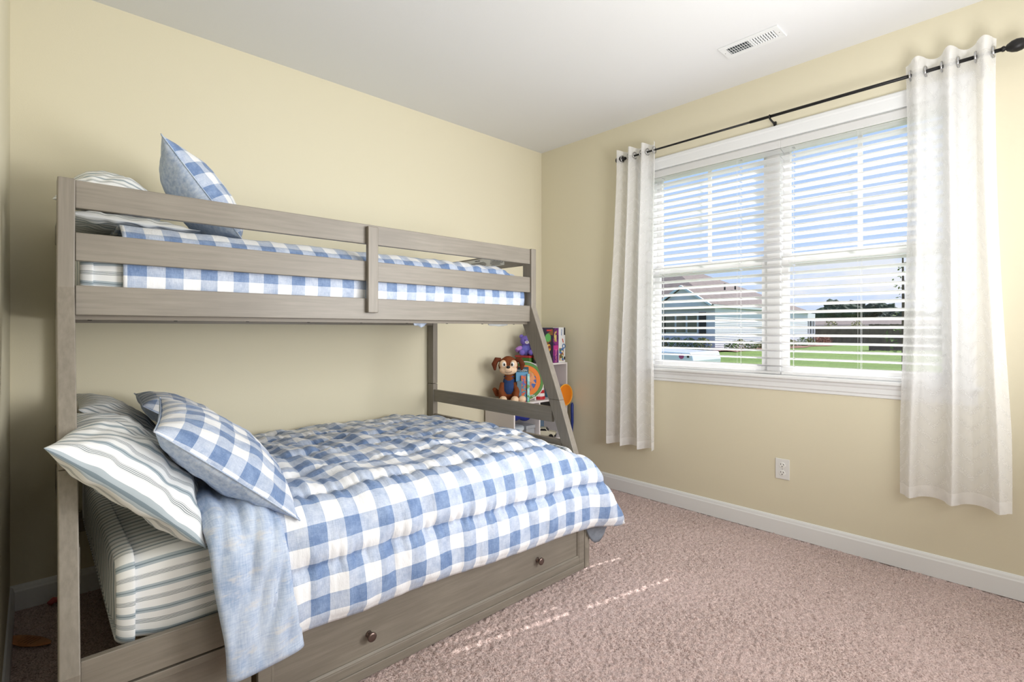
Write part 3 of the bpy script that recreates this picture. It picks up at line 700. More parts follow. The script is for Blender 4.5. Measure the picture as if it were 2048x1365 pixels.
# ---- pillows
def pillow(name, label, cor, hf, hb, mf, mb_, uvs, group=None, seed=0, n=46, pinch=.07, crease=.006, flip=False, ends=None):
    """cor: four corners (near-top, near-bottom, far-bottom, far-top); s runs near->far, t runs top->bottom. hf/hb bulge of face / back"""
    A, B, Cc, D = [Vector(c) for c in cor]; nrm = (B-A).cross(D-A).normalized()
    if flip: nrm = -nrm
    mbx = MB(); Ls = ((D-A).length+(Cc-B).length)/2; Lt = ((B-A).length+(Cc-D).length)/2
    for side, h, mi in ((1, hf, 0), (-1, hb, 1)):
        P = []; U = []
        for i in range(n+1):
            row = []; ur = []
            for j in range(n+1):
                s = -math.cos(PI*i/n)*.35+(2*i/n-1)*.65; t = -math.cos(PI*j/n)*.35+(2*j/n-1)*.65
                ps = s*(1-pinch*(1-t*t)*abs(s)**3*1.0); pt = t*(1-pinch*(1-s*s)*abs(t)**3)
                p = (A*(1-ps)*(1-pt)+B*(1-ps)*(1+pt)+Cc*(1+ps)*(1+pt)+D*(1+ps)*(1-pt))/4
                e = max(0, 1-abs(s)**2.4)**.62*max(0, 1-abs(t)**2.4)**.62
                w = crease*(fn(s*3+seed, t*3, 2)+.6*fn(s*7+seed, t*7, 5)); ce = (abs(s)*abs(t))**2; w += crease*1.6*math.sin(9*(s*math.copysign(1, s)-t*math.copysign(1, t))+seed)*ce*(1-ce)
                q = p+nrm*side*(h*e+w*min(1, e*3))
                row.append(q); ur.append((t*Lt/2, s*Ls/2*uvs[1]+uvs[3]) if mf is STRI else (s*Ls/2*uvs[0]+uvs[2], t*Lt/2*uvs[1]+uvs[3]))
            P.append(row); U.append(ur)
        mbx.grid(P, U, mi=mi)
    o = mbx.build(name, [mf, mb_], None, smooth=True)
    bm = bmesh.new(); bm.from_mesh(o.data); bmesh.ops.remove_doubles(bm, verts=bm.verts, dist=.0004); bmesh.ops.recalc_face_normals(bm, faces=bm.faces); bm.to_mesh(o.data); bm.free()
    s_ = o.modifiers.new('sub', 'SUBSURF'); s_.levels = 1; s_.render_levels = 1
    return tag(o, label, 'pillow', group)
def seam_cord(pil, cor, pinch, m, r=.0022):      # piping round the seam
    A, B, Cc, D = [Vector(c) for c in cor]; pts = []
    for (s0, t0, s1, t1) in ((-1, -1, 1, -1), (1, -1, 1, 1), (1, 1, -1, 1), (-1, 1, -1, -1)):
        for i in range(16):
            s = lerp(s0, s1, i/16); t = lerp(t0, t1, i/16)
            ps = s*(1-pinch*(1-t*t)*abs(s)**3); pt = t*(1-pinch*(1-s*s)*abs(t)**3)
            pts.append((A*(1-ps)*(1-pt)+B*(1-ps)*(1+pt)+Cc*(1+ps)*(1+pt)+D*(1+ps)*(1-pt))/4)
    pts.append(pts[0]); MB().tube(pts, r, 6, cap=False).build('seam', m, pil, smooth=True)
G = 1/.10
c = [(.015, 1.60, .935), (.352, 1.60, .600), (.40, 2.26, .655), (.10, 2.26, .93)]
pillow('pillow', 'striped pillow on the lower bunk with its corner poking past the bed post', c, .110, .055, STRI, STRI, (1, .82, 0, .02), seed=1, pinch=.10, crease=.014)
c = [(.115, 2.36, .925), (.40, 2.36, .690), (.42, 2.99, .690), (.13, 2.99, .925)]
pillow('pillow', 'striped pillow against the wall behind the others on the lower bunk', c, .08, .03, STRI, STRI, (1, 1, 0, .03), seed=2, crease=.008)
c = [(.236, 1.655, .935), (.592, 1.575, .628), (.68, 2.16, .680), (.33, 2.20, .965)]
p = pillow('pillow', 'blue checked pillow lying in front on the lower bunk', c, .085, .085, GING, MOTT, (G, G, .3, .3), seed=3, pinch=.05, crease=.008); seam_cord(p, c, .05, MOTT)
c = [(.29, 2.27, .93), (.62, 2.27, .70), (.66, 2.90, .715), (.34, 2.90, .915)]
p = pillow('pillow', 'blue checked pillow lying behind the front one near the wall on the lower bunk', c, .085, .05, GING, MOTT, (G, G, .1, .6), seed=4, pinch=.05, crease=.008); seam_cord(p, c, .05, MOTT)
# upper bunk
c = [(.055, 2.17, 1.585), (.455, 2.16, 1.572), (.47, 2.80, 1.575), (.10, 2.80, 1.59)]
pillow('pillow', 'striped pillow lying flat beneath another at the head of the upper bunk', c, .045, .018, STRI, STRI, (1, 1, 0, .01), seed=5, pinch=.09, crease=.010)
c = [(.043, 2.21, 1.628), (.36, 2.25, 1.625), (.43, 2.88, 1.68), (.09, 2.88, 1.74)]
pillow('pillow', 'striped pillow on top of another at the head of the upper bunk', c, .145, .012, STRI, STRI, (1, 1, 0, .03), seed=6, pinch=.08, crease=.010)
c = [(.348, 2.28, 1.935), (.615, 2.25, 1.575), (.73, 2.80, 1.585), (.49, 2.86, 1.95)]
p = pillow('pillow', 'blue checked pillow standing upright on the upper bunk', c, .10, .115, GING, MOTT, (G, G, .45, .55), seed=7, pinch=.06, crease=.007); seam_cord(p, c, .06, MOTT)

# ================================================================== BOOKCASE AND TOYS
SX0, SXM, SX1, SY0, SY1 = 2.565, 2.838, 3.160, 2.720, 3.045
def bookcase():
    o = thing('cube_bookcase', 'white stepped cube bookcase in the corner beyond the bed', 'bookcase', (2.86, 2.88, 0)); t = .013
    def b(nm, *a): MB().box(*a).build(nm, WHITEB, o, bevel=.0015)
    b('side_panel', SX0, SX0+t, SY0, SY1, 0, .648); b('side_panel', SXM-t/2, SXM+t/2, SY0, SY1, 0, .661); b('side_panel', SXM-t/2, SXM+t/2, 2.765, SY1, .661, .931); b('side_panel', SX1-t, SX1, SY0, SY1, 0, .931)
    for z in (.03, .350): b('shelf', SX0+t, SXM-t/2, SY0, SY1, z-t, z); b('shelf', SXM+t/2, SX1-t, SY0, SY1, z-t, z)
    b('top_panel', SX0, SXM-t/2, SY0, SY1, .648, .648+t); b('shelf', SXM+t/2, SX1-t, SY0, SY1, .648, .661); b('top_panel', SXM-t/2, SX1, SY0, SY1, .931, .944)
    b('back_panel', SX0+t, SXM-t/2, SY1-.004, SY1, .03, .648); b('back_panel', SXM+t/2, SX1-t, SY1-.004, SY1, .03, .931)
bookcase()
TZ = .6612
def R3(rz=0, rx=0, ry=0): return (Matrix.Rotation(rz, 4, 'Z') @ Matrix.Rotation(ry, 4, 'Y') @ Matrix.Rotation(rx, 4, 'X')).to_3x3()
def plush(mb, name, m, parent=None, vox=.005, **kw):
    o = mb.build(name, m, parent, smooth=True, **kw); r = o.modifiers.new('r', 'REMESH'); r.mode = 'VOXEL'; r.voxel_size = vox; r.use_smooth_shade = True
    s = o.modifiers.new('s', 'SMOOTH'); s.iterations = 3; s.factor = .6; return o
def fur(name, r, g, b): return mat(name, srgb(r, g, b), .95, spec=.1, bump=.8, bscale=420, vary=.10, vscale=60)
def plush_dog():
    X, Y, Z = 2.635, 2.85, TZ; o = thing('plush_dog', 'sitting brown and cream plush dog in a blue sweater, drooping ears, on the bookcase', 'stuffed toy', (X, Y, Z))
    br, cr, bl = fur('brown_plush', 126, 70, 42), fur('cream_plush', 238, 208, 178), mat('blue_knit', srgb(36, 62, 110), .9, bump=.6, bscale=500)
    b = MB(); b.ell((X, Y+.01, Z+.085), (.052, .045, .075)); b.ell((X, Y+.01, Z+.15), (.036, .034, .05)); b.ell((X-.05, Y-.02, Z+.05), (.028, .05, .045)); b.ell((X+.05, Y-.02, Z+.05), (.028, .05, .045))
    b.tube([(X-.045, Y, Z+.14), (X-.06, Y-.04, Z+.08), (X-.042, Y-.06, Z+.04)], [.022, .022, .022], 12); b.tube([(X+.045, Y, Z+.14), (X+.06, Y-.04, Z+.08), (X+.048, Y-.06, Z+.04)], [.022, .022, .022], 12)
    b.tube([(X-.04, Y+.04, Z+.05), (X-.09, Y+.03, Z+.06), (X-.115, Y+.01, Z+.10)], [.026, .026, .014], 10)
    b.tube([(X, Y, Z+.14), (X, Y-.005, Z+.21)], [.036, .034], 12)
    plush(b, 'body', br, o)
    sw = MB(); sw.ell((X, Y+.005, Z+.105), (.056, .052, .066)); sw.ell((X, Y+.003, Z+.155), (.045, .041, .040)); plush(sw, 'sweater', bl, o)
    MB().torus((X, Y+.002, Z+.192), .032, .007, 'z', 24, 8).build('sweater_collar', bl, o, smooth=True)
    for x, y in ((X-.042, Y-.085), (X+.045, Y-.085), (X+.100, Y-.055)): 
        pm = MB().ell((x, y, Z+.027), (.030, .036, .027)); plush(pm, 'paw', cr, o)
    h = MB(); H = (X-.004, Y-.01, Z+.275); h.ell(H, (.076, .058, .068)); h.ell((H[0], H[1], H[2]+.035), (.048, .045, .038)); hd = plush(h, 'head', br, o)
    f = MB(); f.ell((H[0], H[1]-.030, H[2]-.030), (.068, .044, .038)); f.ell((H[0]-.038, H[1]-.036, H[2]+.010), (.030, .034, .034)); f.ell((H[0]+.038, H[1]-.036, H[2]+.010), (.030, .034, .034)); f.ell((H[0], H[1]-.06, H[2]-.022), (.032, .024, .024))
    plush(f, 'muzzle', cr, hd, .004)
    MB().ell((H[0], H[1]-.082, H[2]-.006), (.015, .010, .011)).build('nose', plain('nose_black', 22, 18, 18, .3), hd, smooth=True)
    for sx in (-1, 1):
        MB().ell((H[0]+sx*.032, H[1]-.066, H[2]+.014), (.014, .006, .018)).build('eye', plain('eye_white', 235, 235, 232, .3), hd, smooth=True)
        MB().ell((H[0]+sx*.029, H[1]-.0705, H[2]+.012), (.0075, .004, .010)).build('pupil', plain('pupil_black', 26, 18, 14, .15), hd, smooth=True)
        e = MB(); e.tube([(H[0]+sx*.055, H[1], H[2]+.045), (H[0]+sx*.088, H[1]-.006, H[2]+.045), (H[0]+sx*.106, H[1]-.014, H[2]+.010), (H[0]+sx*.100, H[1]-.02, H[2]-.035)], [.014, .022, .022, .008], 12)
        plush(e, 'ear', fur('dark_brown_plush', 104, 56, 38), hd, .004)
    MB().tube([(H[0]-.028, H[1]-.076, H[2]-.040), (H[0]-.010, H[1]-.084, H[2]-.047), (H[0]+.010, H[1]-.084, H[2]-.047), (H[0]+.028, H[1]-.076, H[2]-.038)], .0014, 6).build('mouth_stitch', plain('stitch_brown', 70, 36, 24, .8), hd)
    o.rotation_euler.z = math.radians(-43)
plush_dog()
def plush_bear():
    X, Y = 2.872, 2.905
    b = thing('toy_case', 'flat red and green case on the bookcase that the purple bear sits on', 'case', (X+.02, Y+.02, .9445))
    MB().box(2.845, 2.985, 2.835, 3.0, .9445, .985).build('body', plain('green_case', 84, 140, 60, .45), b, bevel=.004); MB().box(2.842, 2.988, 2.832, 3.003, .985, 1.003).build('lid', plain('red_plastic', 196, 62, 66, .4), b, bevel=.004)
    Z = 1.003; o = thing('plush_bear', 'small purple plush bear with a white muzzle sitting high on the bookcase', 'stuffed toy', (X, Y, Z))
    pu, pk = fur('purple_plush', 122, 106, 186), fur('pink_purple_plush', 176, 128, 196)
    m = MB(); m.ell((X, Y, Z+.045), (.050, .042, .048)); m.tube([(X, Y, Z+.06), (X, Y, Z+.10)], .03, 12); plush(m, 'body', fur('violet_plush', 116, 114, 192), o)
    for sx in (-1, 1):
        a = MB().tube([(X+sx*.035, Y-.01, Z+.065), (X+sx*.062, Y-.022, Z+.05), (X+sx*.076, Y-.035, Z+.036)], [.017, .022, .020], 12); plush(a, 'arm', pk if sx < 0 else pu, o)
        a = MB().tube([(X+sx*.028, Y-.02, Z+.024), (X+sx*.036, Y-.06, Z+.024)], [.022, .023], 12); a.ell((X+sx*.037, Y-.066, Z+.026), (.024, .018, .024)); plush(a, 'leg', pu, o)
    h = MB().ell((X, Y-.008, Z+.115), (.048, .042, .043)); hd = plush(h, 'head', pu, o)
    for sx in (-1, 1): MB().ell((X+sx*.036, Y, Z+.150), (.017, .009, .017)).build('ear', pu, hd, smooth=True)
    MB().ell((X+.004, Y-.046, Z+.104), (.017, .012, .013)).build('muzzle', fur('white_plush', 232, 226, 232), hd, smooth=True)
    MB().ell((X+.004, Y-.057, Z+.108), (.006, .004, .004)).build('nose', plain('nose_brown', 84, 52, 60, .4), hd, smooth=True)
    for sx in (-1, 1): MB().ell((X+.004+sx*.016, Y-.047, Z+.122), (.005, .004, .005)).build('eye', plain('eye_black', 18, 14, 24, .2), hd, smooth=True)
    o.rotation_euler.z = math.radians(-40)
plush_bear()
def book(name, label, c, w, h, th, rz, rx, cover, spine, paper=(236, 232, 222), cat='book', txt=None, cov2=None, ry=0):
    """upright book; c = bottom centre; width w along local x, thickness th along local y"""
    M = Matrix.Translation(c) @ Matrix.Rotation(rz, 4, 'Z') @ Matrix.Rotation(ry, 4, 'Y') @ Matrix.Rotation(rx, 4, 'X')
    o = thing(name, label, cat, c)
    cv = MB()
    for sy in (-1, 1): cv.obox(M @ Matrix.Translation((0, sy*(th/2-.001), h/2)), w, .002, h)
    cv.obox(M @ Matrix.Translation((-w/2+.001, 0, h/2)), .002, th-.004, h); cv.build('cover', cover, o)
    MB().obox(M @ Matrix.Translation((0, 0, h/2)), w-.008, th-.0045, h-.008).build('pages', plain('page_block', *paper), o)
    if cov2: MB().obox(M @ Matrix.Translation((0, -th/2-.0006, h*.45)), w*.86, .001, h*.5).build('cover_picture', cov2, o)
    if txt: text('title', txt[0], txt[1], M @ Matrix.Translation((0, -th/2-.001, h*txt[2])) @ Matrix.Rotation(PI/2, 4, 'X'), txt[3], o)
    return o
def collage(name, cols, scale=30, seed=0):
    k = NT(name); ob = k.tc.outputs['Object']; mp = k.n('ShaderNodeMapping'); mp.inputs['Location'].default_value = (seed, seed*1.7, seed*.3); k.l(ob, mp.inputs[0])
    v = k.n('ShaderNodeTexVoronoi'); v.inputs['Scale'].default_value = scale; k.l(mp.outputs[0], v.inputs['Vector']); sp = k.n('ShaderNodeSeparateXYZ'); k.l(v.outputs['Color'], sp.inputs[0])
    c = srgb(*cols[0]); n = len(cols)
    for i in range(1, n): c = k.mix(k.math('GREATER_THAN', sp.outputs[0], i/n), c, srgb(*cols[i]))
    k.base(c); k.b.inputs['Roughness'].default_value = .4; return k.m
book('picture_book', 'dark teal picture book with white lettering, leaning behind the plush dog', (2.722, 2.800, TZ), .105, .262, .012, -.70, .0, plain('teal_cover', 36, 74, 92), None, txt=('FROZEN', .022, .90, plain('white_print', 226, 230, 232)), cov2=collage('teal_art', [(40, 96, 120), (60, 120, 140), (150, 120, 60), (96, 130, 60)], 60, 1))
book('picture_book', 'blue-edged picture book standing beside the plush dog', (2.706, 2.781, TZ), .090, .225, .010, -.70, .0, plain('sky_blue_cover', 98, 158, 200), None, cov2=collage('orange_art', [(196, 92, 46), (176, 72, 40), (70, 90, 150), (196, 92, 46)], 50, 2))
book('picture_book', 'slim orange book with coloured spots in front of the blue-edged book', (2.703, 2.762, TZ), .036, .200, .010, -.62, .0, collage('orange_spots', [(200, 96, 44), (200, 96, 44), (192, 86, 40), (86, 84, 160), (60, 140, 150)], 70, 3), None)
book('picture_book', 'thick turquoise book seen by its spine right of the orange book', (2.735, 2.745, TZ), .018, .212, .03, -.5, .0, collage('turquoise_spine', [(120, 190, 200), (170, 214, 210), (90, 160, 90), (220, 226, 200)], 40, 5), None)
book('picture_book', 'small grey-blue book by the hip of the plush dog', (2.672, 2.775, TZ), .034, .160, .010, -.62, .0, plain('greyblue_cover', 88, 116, 132), None)
def disc():
    c = (2.845-.0, 2.700, TZ+.0); o = thing('round_board', 'round fairground-coloured play board leaning beside the books', 'board', (2.76, 2.83, TZ)); M = Matrix.Translation((2.766, 2.810, TZ+.152)) @ Matrix.Rotation(-.72, 4, 'Z') @ Matrix.Rotation(-.02, 4, 'X')
    def ring(r0, r1, y, m, nm):
        b = MB(); n = 48; V = []; 
        for (r, yy) in ((r0, y-.0015), (r1, y-.0015), (r1, y+.0015), (r0, y+.0015)): V += [M @ Vector((r*math.cos(2*PI*k/n), yy, r*math.sin(2*PI*k/n))) for k in range(n)]
        F = []
        for a in range(4): F += [(a*n+k, a*n+(k+1) % n, ((a+1) % 4)*n+(k+1) % n, ((a+1) % 4)*n+k) for k in range(n)]
        return b.add(V, F).build(nm, m, o)
    ring(.0005, .146, 0, collage('play_art', [(206, 128, 90), (224, 150, 104), (190, 70, 60), (60, 96, 170), (214, 160, 70)], 34, 4), 'board')
    ring(.146, .151, 0, plain('pale_edge', 224, 220, 210), 'edge'); ring(.088, .120, -.0028, plain('orange_band', 232, 128, 40), 'orange_band'); ring(.122, .144, -.0029, plain('green_band', 84, 136, 64), 'green_band')
    text('lettering', 'Party', .036, M @ Matrix.Translation((.040, -.005, -.112)) @ Matrix.Rotation(PI/2, 4, 'X'), plain('white_print', 226, 230, 232), o)
disc()
# boxes on the tall column
def box_item(name, label, x0, x1, y0, y1, z0, z1, m, cat='box'):
    o = thing(name, label, cat, ((x0+x1)/2, (y0+y1)/2, z0)); MB().box(x0, x1, y0, y1, z0, z1).build('carton', m, o, bevel=.001); return o
bz = .9445
g = box_item('game_box', 'black game box with a green burst on top of the bookcase', 2.850, 3.005, 2.735, 2.80, bz, 1.222, collage('dark_art', [(30, 24, 44), (30, 24, 44), (44, 30, 60), (34, 28, 52), (120, 80, 40)], 26, 6))
def star(o, c, r, n, m, nm='burst'):
    p = [(math.cos(PI*i/n)*(r if i % 2 else r*.82), math.sin(PI*i/n)*(r if i % 2 else r*.82)) for i in range(2*n)]
    MB().prism(p, lambda q, t: (c[0]+q[0], t, c[2]+q[1]), c[1], c[1]-.001).build(nm, m, o)
star(g, (2.945, 2.7345, 1.145), .036, 14, plain('green_burst', 88, 160, 84))
MB().box(2.93, 2.985, 2.7335, 2.7348, 1.196, 1.208).build('red_banner', plain('red_banner', 190, 52, 56), g)
MB().ell((2.955, 2.7352, 1.065), (.026, .0015, .03)).build('gold_picture', collage('gold_art', [(208, 160, 60), (176, 120, 50), (226, 190, 110), (120, 60, 40)], 60, 7), g)
MB().ell((2.935, 2.7352, .99), (.04, .0015, .03)).build('coloured_picture', collage('mixed_art', [(60, 90, 60), (190, 90, 70), (210, 170, 110), (60, 70, 120)], 60, 8), g)
g = box_item('game_box', 'purple and magenta box with pink lettering between the black and the white box', 3.007, 3.070, 2.735, 2.80, bz, 1.220, collage('purple_art', [(96, 36, 110), (76, 30, 92), (130, 40, 120), (60, 26, 70)], 30, 9))
MB().box(3.015, 3.045, 2.7335, 2.7348, 1.11, 1.20).build('yellow_picture', collage('yellow_art', [(196, 170, 90), (150, 90, 90), (206, 190, 120), (110, 50, 110)], 70, 10), g)
MB().box(3.015, 3.062, 2.7335, 2.7348, 1.045, 1.082).build('pink_picture', plain('magenta_patch', 186, 52, 130), g)
text('lettering', 'SURPRISE', .026, frame((3.040, 2.7335, 1.0), (0, 0, 1), (-1, 0, 0)), plain('pink_print', 236, 130, 170), g)
g = box_item('craft_box', 'white box with a blue brush picture at the right end of the bookcase top', 3.072, 3.150, 2.735, 2.80, bz, 1.226, plain('white_carton', 226, 228, 230, .4))
MB().box(3.134, 3.149, 2.7335, 2.7348, 1.165, 1.225).build('black_strip', plain('carton_black', 26, 24, 30), g)
MB().box(3.134, 3.149, 2.7335, 2.7348, .965, .99).build('black_strip', plain('carton_black', 26, 24, 30), g)
text('lettering', 'Water', .020, frame((3.105, 2.7335, 1.185), (0, 0, -1), (1, 0, 0)), plain('blue_print', 50, 110, 176), g)
MB().tube([(3.115, 2.7335, 1.135), (3.125, 2.7335, 1.105)], .004, 6).build('brush_handle', plain('brush_red', 190, 70, 40), g)
MB().torus((3.132, 2.734, 1.075), .016, .0035, 'y', 18, 6).build('brush_loop', plain('brush_blue', 40, 100, 160), g)
MB().box(3.078, 3.13, 2.7335, 2.7348, .955, 1.06).build('craft_picture', collage('craft_art', [(226, 214, 180), (120, 80, 50), (60, 120, 80), (190, 120, 60), (70, 110, 170)], 60, 11), g)
tag(MB().box(2.995, 3.14, 2.83, 3.0, .9445, 1.224).build('flat_box', plain('grey_blue_carton', 120, 134, 156)), 'grey-blue box lying behind the game boxes on the bookcase', 'box')
# middle cubby of the tall column
def cup(name, label, c, r, h, m, cat='cup'):
    o = MB().lathe([(r*.8, 0), (r, h*.9), (r, h), (r*.9, h), (r*.72, h*.1)], c, 'z', 20).build(name, m, smooth=False); return tag(o, label, cat)
o = thing('toy_tub', 'tall blue tub with a pink lid inside the upper right cubby', 'tub', (3.07, 2.84, .6615)); MB().lathe([(.030, 0), (.034, .11)], (3.07, 2.84, .6615), 'z', 20).build('body', plain('tub_blue', 60, 128, 160, .4), o); MB().lathe([(.036, 0), (.036, .018), (.030, .022)], (3.07, 2.84, .772), 'z', 20).build('lid', plain('tub_pink', 206, 48, 96, .4), o)
o = thing('striped_gift_bag', 'red and white striped bag beside the round board', 'bag', (2.915, 2.80, .6615)); b = MB()
for i in range(6): b.lathe([(.045-i*.003, 0), (.047-i*.003, .012), (.043-i*.003, .024)], (2.915, 2.80, .6615+i*.024), 'z', 14, mi=i % 2)
b.build('body', [plain('gift_red', 188, 36, 44, .5), plain('gift_white', 230, 222, 222, .5)], o); MB().ell((2.915, 2.80, .82), (.022, .022, .02)).build('knot', plain('gift_red', 188, 36, 44, .5), o)
o = thing('play_ring', 'orange plastic ring hanging at the front of the right cubby', 'toy', (3.11, 2.704, .60)); b = MB()
b.lathe([(.001, 0), (.078, .0), (.080, .004), (.001, .005)], (3.112, 2.700, .685), 'y', 40); b.build('disc', plain('orange_plastic', 232, 130, 18, .35), o); MB().torus((3.112, 2.700, .685), .083, .005, 'y', 44, 8).build('rim', plain('yellow_orange_rim', 246, 172, 52, .35), o, smooth=True)
# lower cubbies
o = thing('play_bag', 'dark blue crumpled bag in the left cubby on top of the lidded tub', 'bag', (2.68, 2.83, .505)); b = MB(); b.ell((2.66, 2.83, .57), (.075, .08, .055)); b.ell((2.74, 2.79, .545), (.05, .05, .035)); b.ell((2.60, 2.80, .56), (.03, .05, .04)); plush(b, 'cloth', plain('navy_bag', 28, 40, 124, .5, vary=.1), o, .008)
o = thing('lidded_tub', 'clear plastic tub with a pale grey lid in the lower left cubby', 'tub', (2.66, 2.80, .351)); MB().lathe([(.062, 0), (.068, .105)], (2.655, 2.81, .351), 'z', 28).build('tub', plain('cloudy_plastic', 206, 200, 200, .25), o, smooth=True); MB().lathe([(.074, 0), (.074, .018), (.066, .024), (.05, .028)], (2.655, 2.81, .456), 'z', 28).build('lid', plain('lid_grey', 190, 200, 208, .35), o, smooth=False)
tag(MB().box(2.733, 2.822, 2.76, 2.90, .351, .45).box(2.728, 2.827, 2.755, 2.905, .45, .476).build('storage_box', plain('silver_box', 158, 162, 168, .3), bevel=.004), 'silver-grey lidded storage box beside the clear tub', 'box')
tag(MB().prism([(-.04, 0), (.0, -.06), (.09, -.03), (.06, .02)], lambda p, t: (2.965+p[0]*.9, 2.90+p[1], t), .3505, .50).build('crate', plain('slate_crate', 92, 116, 140, .5), bevel=.004), 'slate-blue crate behind the toy pickup', 'crate')
tag(MB().tube([(3.184, 2.690, .004), (3.184, 2.690, .40), (3.184, 2.690, .46), (3.184, 2.690, .60), (3.184, 2.690, .618)], [.007, .007, .012, .0125, .006], 12).build('toy_bat', plain('royal_blue', 26, 50, 130, .4), smooth=True), 'blue plastic bat leaning by the right end of the bookcase', 'toy')
tag(MB().box(2.858, 3.0, 2.74, 2.90, .351, .352).box(2.86, 3.02, 2.76, 2.95, .585, .642).build('black_case', plain('case_black', 20, 20, 22, .5)), 'flat black case at the top of the lower right cubby', 'case')
bpy.data.objects['black_case'].location = (0, 0, -.0)
def toy_truck():
    o = thing('toy_pickup', 'small off-white toy pickup with black windows in the lower right cubby', 'toy car', (2.97, 2.79, .3505)); z0 = .3505
    M = Matrix.Translation((2.975, 2.80, z0)) @ Matrix.Rotation(math.radians(-52), 4, 'Z')     # local +x = forward
    pm, bk = plain('toy_cream', 212, 206, 184, .4), plain('toy_black', 24, 24, 24, .4)
    prof = [(-.085, .018), (.085, .018), (.088, .030), (.086, .048), (.030, .056), (.012, .080), (-.030, .080), (-.036, .056), (-.086, .054), (-.088, .03)]
    MB().prism(prof, lambda p, t: M @ Vector((p[0], t, p[1])), -.036, .036).build('body', pm, o, bevel=.003)
    MB().prism([(.031, .057), (.014, .077), (.0155, .079), (.0335, .058)], lambda p, t: M @ Vector((p[0], t, p[1])), -.032, .032).build('windscreen', bk, o)
    MB().prism([(.024, .058), (.010, .075), (-.026, .075), (-.031, .058)], lambda p, t: M @ Vector((p[0], t, p[1])), -.0368, .0368).build('side_windows', bk, o)
    MB().prism([(.0865, .034), (.0885, .034), (.0880, .046), (.0865, .046)], lambda p, t: M @ Vector((p[0], t, p[1])), -.026, .026).build('grille', bk, o)
    MB().prism([(.08, .014), (.093, .014), (.093, .028), (.08, .028)], lambda p, t: M @ Vector((p[0], t, p[1])), -.037, .037).build('bumper', bk, o)
    for x in (-.055, .055):
        for y in (-.034, .034): MB().tube([M @ Vector((x, y-.008, .0175)), M @ Vector((x, y+.008, .0175))], .0172, 18).build('wheel', bk, o)
    for y in (-.021, .021): MB().ell(M @ Vector((.089, y, .040)), (.004, .004, .005)).build('headlight', plain('toy_lamp', 236, 228, 190, .2), o)
toy_truck()

# ---- toys on the floor at the left
def surfboard():
    o = thing('toy_surfboard', 'small wooden toy surfboard lying on the carpet in the far left corner', 'toy', (-.005, 2.69, .012))
    k = NT('varnished_wood'); g_ = k.noise(k.tc.outputs['Object'], 6, 5, .6, (4, 1, 4)); k.base(k.mix(k.ramp(g_, .35, .65), srgb(176, 108, 62), srgb(206, 144, 92))); k.b.inputs['Roughness'].default_value = .35
    a = Vector((-.062, 2.772, .012)); b = Vector((.050, 2.615, .012)); d = (b-a).normalized(); q = Vector((-d.y, d.x, 0)); L = (b-a).length; P = []
    for i in range(25):
        t = i/24; w = .033*math.sin(PI*t**.85)**.6+.0005; c_ = a+d*L*t+Vector((0, 0, .006*(2*t-1)**2))
        P.append([c_+q*w*math.cos(h)+Vector((0, 0, .004*math.sin(h))) for h in [2*PI*z/12 for z in range(12)]])
    MB().grid(P, None, close_j=True).build('board', k.m, o, smooth=True)
    m = MB(); 
    for i in range(5): c_ = a+d*L*(.3+.08*i); m.tube([c_-q*.018+Vector((0, 0, .0042)), c_+q*.018+Vector((0, 0, .0042))], .0009, 4)
    m.build('groove_lines', plain('groove_dark', 96, 54, 30), o)
surfboard()
o = MB().tube([(.052, 2.99, .018), (.066, 3.0, .026), (.085, 3.005, .02), (.10, 2.995, .022)], [.011, .013, .011, .009], 10).build('toy_figure', plain('coral_rubber', 200, 92, 92, .5), smooth=True); tag(o, 'small coral pink rubber toy on the carpet by the back wall', 'toy')

